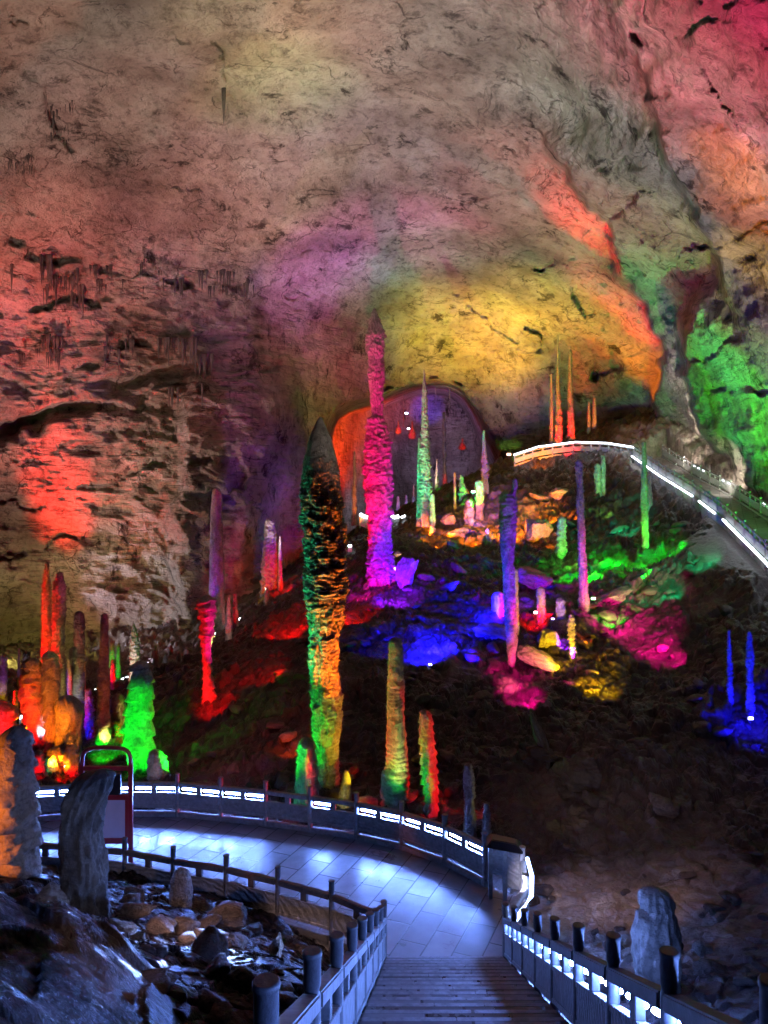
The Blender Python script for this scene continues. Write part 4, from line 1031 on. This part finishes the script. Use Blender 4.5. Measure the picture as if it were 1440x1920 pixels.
# ------------------------------------------------------------------ hanging stalactites
def stalactite_mesh(seed, n):
    mb = MB(); r = random.Random(seed)
    for k in range(n):
        ox = r.uniform(-.5, .5) * (n > 1); oy = r.uniform(-.2, .2); ln = r.uniform(.5, 1.0); w = r.uniform(.05, .11) * (1.6 if n == 1 else 1)
        prof = [(w * .05, -ln)] + [(w * (t ** .7) * r.uniform(.85, 1.15) , -ln * (1 - t)) for t in (.15, .35, .55, .75, .9)] + [(w * 1.5, .06), (w * 1.8, .3)]
        mb.lathe(prof, ox, oy, 8)
    return mb.mesh('stalactite', M['stald'], 0, True)
ST = [stalactite_mesh(k, n) for k, n in enumerate([1, 1, 3, 5, 7, 4])]
def hang(px, py, lpx, k, label, group=None):
    p = wall_point(px, py); s = p.y / F
    o = bpy.data.objects.new('stalactite', ST[k]); COL.objects.link(o)
    L = lpx * s; o.location = p * 1.0 + Vector((0, -0.9, 0.35)); o.scale = (L * (.42 if k < 2 else .62), L * .4, L); o.rotation_euler = (0, 0, random.uniform(-.5, .5))
    tag(o, label, 'stalactite', group); return o
cl = [(40, 60, 300, 340, 34, 14, 34), (120, 180, 190, 300, 14, 24, 60), (0, 160, 500, 560, 14, 18, 60), (120, 330, 510, 560, 22, 10, 26), (70, 230, 640, 690, 14, 14, 40), (330, 370, 655, 760, 7, 30, 60), (60, 380, 20, 120, 22, 12, 30), (440, 640, 20, 260, 10, 10, 20), (1000, 1250, 60, 330, 10, 14, 34), (360, 460, 510, 560, 9, 14, 34)]
for (x0, x1, y0, y1, n, a, b) in cl:
    for k in range(n):
        hang(random.uniform(x0 - 20, x1 + 20), random.uniform(y0, y1), random.uniform(a, b), random.choice([0, 1, 2, 3, 4, 5]), 'small dark stalactite cluster hanging from the cave ceiling', 'dark stalactites under the ceiling')
hang(424, 170, 125, 0, 'longest thin dark stalactite hanging from the upper ceiling left of centre')
def hanging(label, x, y0, y1, w, bulb, d, col, br, mat='stal'):
    s = d / F; mb = MB(); H = (y1 - y0) * s; r = w * s / 2
    n = 26; prof = []
    for i in range(n + 1):
        t = i / n
        rad = r * (0.35 + .15 * math.sin(i * 2.1)) * (1 - .5 * t) if not bulb else r * (0.22 if t < .35 else 0.22 + .78 * math.sin(min(1, (t - .35) / .5) * PI / 2) ) * (1 if t < .85 else math.sqrt(max(0.02, 1 - ((t - .85) / .15) ** 2))) * (1 + .13 * math.sin(i * 2.6))
        prof.append((max(rad, .01), -H * t))
    mb.lathe(prof[::-1], 0, 0, 12)
    o = obj('stalactite', mb.mesh('stalactite', M[mat], 0, True), loc=W(x, y0, d)); tag(o, label, 'stalactite')
    p = Vector(W(x, (y0 + y1) / 2 + 30, d - 7)); spot(p, W(x, (y0 + y1) / 2, d), col, br, 34, .28, .7)
hanging('small red bulb hanging at the left inside the arch', 747, 788, 814, 12, True, 92, 'R', .7)
hanging('larger red bulb hanging in the middle of the arch', 773, 790, 824, 14, True, 92, 'R', .7)
hanging('lowest red bulb hanging at the right inside the arch', 867, 822, 844, 14, True, 95, 'R', .6)
hanging('long faint pink stalactite hanging in the arch', 757, 700, 802, 5, False, 92, 'PK', .25)
hanging('pale stalactite hanging near the right of the arch', 843, 700, 762, 5, False, 92, 'K', .3)
hanging('faint violet stalactite behind the tall green stalagmite', 817, 700, 776, 4, False, 96, 'V', .2)

# ------------------------------------------------------------------ sign, stand, floodlights
def sign():
    r = empty('sign', (-6.6, 17.75, 0)); tag(r, 'red framed information sign with an arched top standing on the landing behind the bent stalagmite', 'sign')
    W2 = 0.58
    for sx in (-1, 1):
        mb = MB(); mb.box(sx * W2 - .05, sx * W2 + .05, -.04, .04, 0, 2.55); obj('post', mb.mesh('post', M['red'], .008), r)
    mb = MB(); pts = []
    for k in range(13):
        a = PI * k / 12; c = math.cos(a); s = math.sin(a)
        pts.append((-(abs(c) ** .5) * math.copysign(1, c) * W2, 0, 2.5 + .40 * (abs(s) ** .6)))
    mb.tube(pts, .05, 8); obj('arched_top', mb.mesh('arched_top', M['red'], 0, True), r)
    mb = MB(); mb.box(-W2 + .05, W2 - .05, -.035, .035, 2.36, 2.46); obj('crossbar', mb.mesh('crossbar', M['red'], .006), r); mb = MB(); mb.box(-W2 + .05, W2 - .05, -.03, .03, 1.66, 1.78); mb.box(-W2 + .05, W2 - .05, -.03, .03, .62, .76)
    mb.box(W2 - .13, W2 - .05, -.028, .028, .76, 1.66); mb.box(-W2 + .05, -W2 + .13, -.028, .028, .76, 1.66); obj('frame', mb.mesh('frame', M['red'], .006), r)
    mb = MB(); mb.box(-W2 + .13, W2 - .13, -.015, .015, .76, 1.66); obj('panel', mb.mesh('panel', M['board'], .003), r)
    mb = MB(); mb.box(-.18, .36, -.09, .02, 1.80, 2.30); obj('header_box', mb.mesh('header_box', M['black'], .02), r)
sign()
def stand():
    r = empty('litter_bin', (2.66, 16.6, 0)); tag(r, 'two-legged stand with dark roof and carved side panel at the curved fence end', 'stand')
    mb = MB(); mb.hexa([(-.42, -.25, 1.14), (.36, -.48, 1.10), (.44, .10, 1.10), (-.36, .35, 1.14), (-.28, -.12, 1.27), (.26, -.28, 1.23), (.30, .02, 1.23), (-.24, .22, 1.27)]); obj('roof', mb.mesh('roof', M['black'], .02), r)
    for (x, y) in ((-.32, -.18), (-.02, -.28)):
        mb = MB(); mb.box(x - .045, x + .045, y - .045, y + .045, 0, 1.14); obj('leg', mb.mesh('leg', M['stone'], .008), r)
    mb = MB(); mb.bar((-.28, -.19, 0), (-.06, -.27, 0), .55, 1.1, .05); obj('side_panel', mb.mesh('side_panel', M['carved'], .006), r)
    mb = MB(); mb.bar((.04, -.27, 0), (.28, -.38, 0), .30, 1.08, .05); obj('carved_panel', mb.mesh('carved_panel', M['carved'], .006), r)
    mb = MB(); mb.box(.285, .345, -.43, -.37, 0, 1.1); obj('leg', mb.mesh('leg', M['stone'], .008), r)
    return r
st = stand(); st.name = 'roofed_stand'
_em = {}
def flood(label, px, py, col, size=.22, strength=60, d=None, lift=.15, dv=-1.0):
    d = (d or hit(px, py) or 40) - .3; p = Vector(W(px, py, d)); r = empty('floodlight', p); tag(r, label, 'floodlight', None)
    k = size
    mb = MB(); mb.box(-k, k, -.05, k * .8, -k * .6, k * .6); obj('housing', mb.mesh('housing', M['black'], .02), r)
    if col not in _em:
        c = LAMPC[col]; _em[col] = mat_emit('lamp_lens_' + col, tuple(.35 + .65 * v for v in c), strength)
    mb = MB(); mb.box(-k * .85, k * .85, -.075, -.052, -k * .45, k * .45); obj('lens', mb.mesh('lens', _em[col], .01), r)
    mb = MB(); mb.box(-.03, .03, .02, .08, -k * 1.6, -k * .6); obj('bracket', mb.mesh('bracket', M['black']), r)
flood('bright red floodlight with a white core on the right slope', 1005, 1148, 'R', .13, 25)
flood('bright blue floodlight at the foot of the thicker blue stalagmite', 1406, 1346, 'B', .10, 25)
flood('blue floodlight before the big blue patch on the hill', 806, 1246, 'B', .09, 8)
flood('green floodlight at the right foot of the pink pole', 1112, 1122, 'G', .13, 10)
flood('small white green lamp on the crest beside the blue stalagmite', 887, 922, 'T', .16, 25, d=57)
flood('orange lamp at the left end of the high walkway', 954, 852, 'O', .22, 6, d=66)
flood('small blue white lamp hanging inside the arch', 762, 775, 'LB', .20, 25, d=90)
flood('white lamp beside the larger red bulb in the arch', 766, 804, 'C', .17, 20, d=90)
flood('violet floodlight between the two short violet stubs', 1036, 1160, 'P', .09, 8)
flood('bright blue floodlight at the left photo edge by the near ringed stalagmite', 12, 1705, 'B', .10, 18, d=10.2)

def lightbar(label, pts, r=.06):
    P = [Vector(W(*p)) for p in pts]; root = empty('light_strip', P[0]); tag(root, label, 'light strip')
    mb = MB(); mb.tube([p - P[0] for p in P], r, 6); obj('tube', mb.mesh('tube', M['ledw'], 0, True), root)
    mb = MB(); 
    for p in (P[0], P[-1]):
        q = p - P[0]; mb.box(q.x - .04, q.x + .04, q.y + .08, q.y + .16, q.z - 1.2, q.z + .05)
    mb.bar(P[0] - P[0] + Vector((0, .12, 0)), P[-1] - P[0] + Vector((0, .12, 0)), -1.0, .04, .05)
    obj('railing', mb.mesh('railing', M['stone']), root)
lightbar('longest light strip on the left crest path', [(447, 1163, 49), (458, 1155, 50), (475, 1145, 51)], .08)
lightbar('lone short light strip below the longest one on the left crest', [(403, 1190, 48), (410, 1186, 48.4)], .09)
lightbar('tiny light strip right of the darkest spike on the crest', [(344, 1237, 48), (351, 1235, 48.4)], .08)
lightbar('light strip left of the dark slim stub', [(280, 1264, 44), (287, 1262, 44.3)], .06)
lightbar('pair of short light strips behind the red bulb stalagmite', [(218, 1278, 42), (240, 1270, 43)], .06)
lightbar('short light strips between the grey stalagmite and the pinkish post', [(168, 1300, 40), (182, 1292, 41)], .06)
lightbar('light strip left of the pink needle shaft behind the hill', [(675, 964, 64), (682, 968, 64), (690, 970, 64)], .13)
lightbar('light strip right of the pink needle shaft behind the hill', [(733, 966, 64), (740, 970, 64), (748, 968, 64)], .13)
lightbar('faint short light strip right of the pair behind the hill', [(752, 970, 65), (760, 967, 65)], .08)
lightbar('tiny light strip left of the pink needle base on the crest', [(653, 1024, 55), (659, 1023, 55)], .08)
lightbar('small white light strip beyond the near ringed stalagmite', [(32, 1346, 34), (40, 1344, 34)], .08)

# ------------------------------------------------------------------ cave lighting
def wall(px, py, col, L, rad, src=None, albedo=.33, blend=1.0, z=None):
    T = wall_point(px, py); s = T.y / F
    if src is None:
        q = Vector((T.x * .75, T.y * .62, 0)); q.z = G(q.x, q.y) + 1.0
    else:
        q = Vector((src[0], src[1], (G(src[0], src[1]) + 1.0) if z is None else z))
    D = (T - q).length
    cone = 2 * math.degrees(math.atan(rad * s / D)) * 1.5
    return spot(q, T, col, L * (1.32 if col in ('W', 'K', 'C') else 1.75), min(cone, 150), albedo, blend, 0.12)
# broad warm wash over the vault: the lamps stand on the floor out of the way of the dripstones
wall(250, 150, 'W', .15, 620, (-14, 12)); wall(250, 430, 'K', .15, 560, (-26, 44)); wall(720, 120, 'W', .16, 430, (4.5, 12)); wall(980, 90, 'W', .13, 380, (8, 14)); wall(480, 60, 'W', .12, 330, (-12, 20)); wall(760, 370, 'W', .13, 380, (-9, 50))
wall(1150, 250, 'C', .16, 430, (16, 20)); wall(230, 820, 'K', .075, 400, (-27, 44)); wall(440, 1000, 'C', .12, 300, (-24, 56)); wall(620, 620, 'K', .15, 330, (-6, 66), z=4)
wall(1330, 560, 'OL', .08, 340, (16.5, 24.5)); wall(1000, 680, 'K', .10, 240, (4, 72), z=10); wall(200, 1120, 'OL', .16, 260, (-26, 50)); wall(1120, 500, 'W', .10, 260, (22.5, 55))
# coloured washes
wall(20, 470, 'R', .15, 170, (-27, 42)); wall(108, 880, 'R', 1.5, 55, (-25, 50)); wall(120, 960, 'R', 1.5, 50, (-25, 50)); wall(100, 720, 'R', .25, 70, (-25, 50)); wall(30, 540, 'R', .14, 90, (-27, 46)); wall(130, 740, 'R', .14, 150, (-22, 52)); wall(20, 640, 'RO', .09, 180, (-27, 46))
wall(330, 700, 'R', .06, 180, (-20, 54)); wall(160, 1080, 'PK', .12, 100, (-21, 53))
wall(500, 150, 'LG', .14, 140, (-7, 31)); wall(430, 360, 'O', .10, 150, (-12, 36)); wall(470, 30, 'Y', .10, 150, (-5, 26))
wall(600, 510, (.26, .07, 1), .20, 105, (-5, 50)); wall(690, 455, 'V', .10, 130, (-6, 52))
wall(890, 620, 'Y', .95, 130, (12, 70), z=14); wall(1010, 560, 'Y', .55, 115, (6, 68), z=12); wall(900, 500, 'OL', .10, 180, (11, 70), z=13)
wall(1095, 405, 'R', 1.1, 70, (17, 62), z=14); wall(1170, 560, 'R', .7, 80, (21, 66), z=17); wall(1205, 670, 'O', 1.0, 80, (21, 66), z=17); wall(1090, 610, 'O', .3, 110, (9, 64), z=13)
wall(1320, 40, (1, .05, .18), .40, 300, (8, 12)); wall(1390, 140, (1, .07, .20), .30, 240, (7, 13)); wall(1270, 210, (1, .07, .09), .22, 130, (8, 18)); wall(1430, 230, (1, .12, .25), .12, 110, (8, 16))
wall(1375, 300, 'O', .8, 70, (5, 15)); wall(1400, 385, 'O', .7, 75, (6, 16)); wall(1425, 480, 'Y', .6, 70, (8, 19)); wall(1435, 560, 'OL', .12, 90, (16.5, 23))
wall(1345, 720, 'G', .42, 150, (19.0, 33.5), z=6.9); wall(1425, 850, 'G', .36, 130, (18.4, 29.5), z=5.5); wall(1310, 630, 'T', .22, 80, (18.8, 37), z=7.6); wall(1390, 690, 'LG', .30, 170, (18.6, 31.5), z=6.2)
wall(1240, 420, 'OL', .14, 150, (14, 34)); wall(980, 800, 'K', .10, 120, (11, 70), z=12)
wall(700, 680, 'K', .10, 200, (0, 70), z=6); wall(820, 695, 'RO', .16, 80, (5, 72), z=8)
# inside the tunnel
wall(655, 820, 'RO', 1.2, 70, (-2, 74), z=9); wall(640, 870, 'R', .35, 60, (-3, 76), z=8); wall(720, 760, 'RO', .25, 60, (0, 78), z=12)
wall(820, 740, (.45, .26, .70), .10, 150, (4, 84), z=8); wall(800, 850, (.40, .38, .85), .06, 220, (4, 82), z=8); wall(800, 765, 'B', .35, 26, (4, 88), z=16); wall(830, 900, 'B', .05, 160, (5, 84), z=8)  # violet-grey spots added on the back wall in place of haze
wall(760, 900, 'C', .06, 180, (0, 84), z=7); wall(940, 870, 'LG', .12, 50, (12, 66))
# coloured pools on the hillside
def pool(px, py, col, L, rad, ang=0, back=3.0, up=1.1, albedo=.07):
    d = hit(px, py) or 50; T = Vector(W(px, py, d)); s = d / F; a = math.radians(ang)
    q = T + Vector((math.sin(a) * back, -math.cos(a) * back, 0)); q.z = G(q.x, q.y) + up
    if q.z < T.z - back * .2: q.z = T.z - back * .2
    cone = 2 * math.degrees(math.atan(rad * s / (T - q).length)) * 1.35
    spot(q, T, col, L * 1.9, min(cone, 130), albedo, .75, .04)
pool(832, 1196, 'B', 2.2, 60, -15, 3.4); pool(790, 1215, 'B', 1.2, 60, 5, 3.0); pool(720, 1200, 'B', .12, 70, 0, 3.0); pool(740, 1120, 'P', .9, 60, 0, 3.2); pool(655, 1150, 'R', .5, 55, 0, 3.0); pool(690, 1110, 'M', .3, 45, 0, 3.0)
pool(540, 1175, 'R', .6, 55, 10, 3.4); pool(480, 1255, 'R', .18, 60, 30, 3.0); pool(405, 1325, 'R', .5, 34, 0, 1.8)
pool(920, 1140, 'B', 1.2, 55, -10, 3.0); pool(1065, 1085, 'G', .9, 50, 30, 3.0, albedo=.16); pool(1110, 1055, 'G', .7, 60, 20, 3.4, albedo=.16); pool(1160, 1070, 'G', .35, 40, 20, 3.0, albedo=.16); pool(1230, 1035, 'G', .55, 55, 0, 4.0, albedo=.14)
pool(1150, 985, 'T', .12, 80, 0, 4.0); pool(1290, 1040, 'T', .14, 60, 0, 4.0); pool(1215, 1190, 'M', .45, 60, -10, 3.4); pool(1160, 1160, 'M', .25, 60, 0, 3.2); pool(1250, 1235, 'M', .8, 30, 0, 2.0)
pool(985, 1315, 'M', .9, 34, 0, 2.0); pool(960, 1280, 'M', .4, 34, 0, 2.2); pool(985, 1160, 'R', .8, 34, 20, 2.4); pool(945, 990, 'O', .9, 70, 0, 4, albedo=.14); pool(890, 975, 'V', .08, 40, 0, 3, albedo=.14)
pool(1230, 1110, 'T', .10, 50); pool(1000, 860, 'O', .15, 60, 0, 4); pool(210, 1410, 'G', .8, 34, 0, 2.0); pool(1400, 1350, 'B', .3, 40, 0, 2.0)
# added dim spots standing in for lamp spill over the lower slope
pool(1080, 1660, 'C', .07, 110, -40, 3.0, 1.3, .2); pool(1150, 1620, 'K', .012, 200, -20, 6.0, 3.0); pool(450, 1400, 'PK', .02, 160, 0, 6, 3.0)
pool(1370, 885, 'W', .28, 80, -30, 4.0, 2.5, .25); pool(1290, 850, 'W', .18, 60, -30, 4.0, 2.5, .25); pool(1250, 830, 'W', .05, 70, 0, 5.0, 1.5, .25)
pool(420, 1760, 'K', .06, 120, -30, 3.0, 2.0, .1); pool(180, 1830, 'K', .02, 120, 30, 3.0, 2.0, .1)  # warm fill spots added to brown the rock garden
# cool spot added to put glints on the left foreground rocks
spot((-2.6, 12.6, 2.0), (-4.2, 7.0, 4.0), 'LB', .07, 85, .12, .9, .08)


# ------------------------------------------------------------------ air
HAZE = 0.0
if HAZE > 0:
    mb = MB(); mb.box(-60, 60, -40, 150, -12, 60)
    hm = bpy.data.materials.new('haze'); hm.use_nodes = True; nt = hm.node_tree
    nt.nodes.remove(nt.nodes['Principled BSDF'])
    pv = nt.nodes.new('ShaderNodeVolumePrincipled'); pv.inputs['Density'].default_value = HAZE; pv.inputs['Color'].default_value = (.8, .82, .9, 1); pv.inputs['Anisotropy'].default_value = 0.3
    nt.links.new(pv.outputs[0], nt.nodes['Material Output'].inputs['Volume'])
    tag(obj('haze', mb.mesh('haze', hm)), kind='stuff')
    SC.cycles.volume_bounces = 0
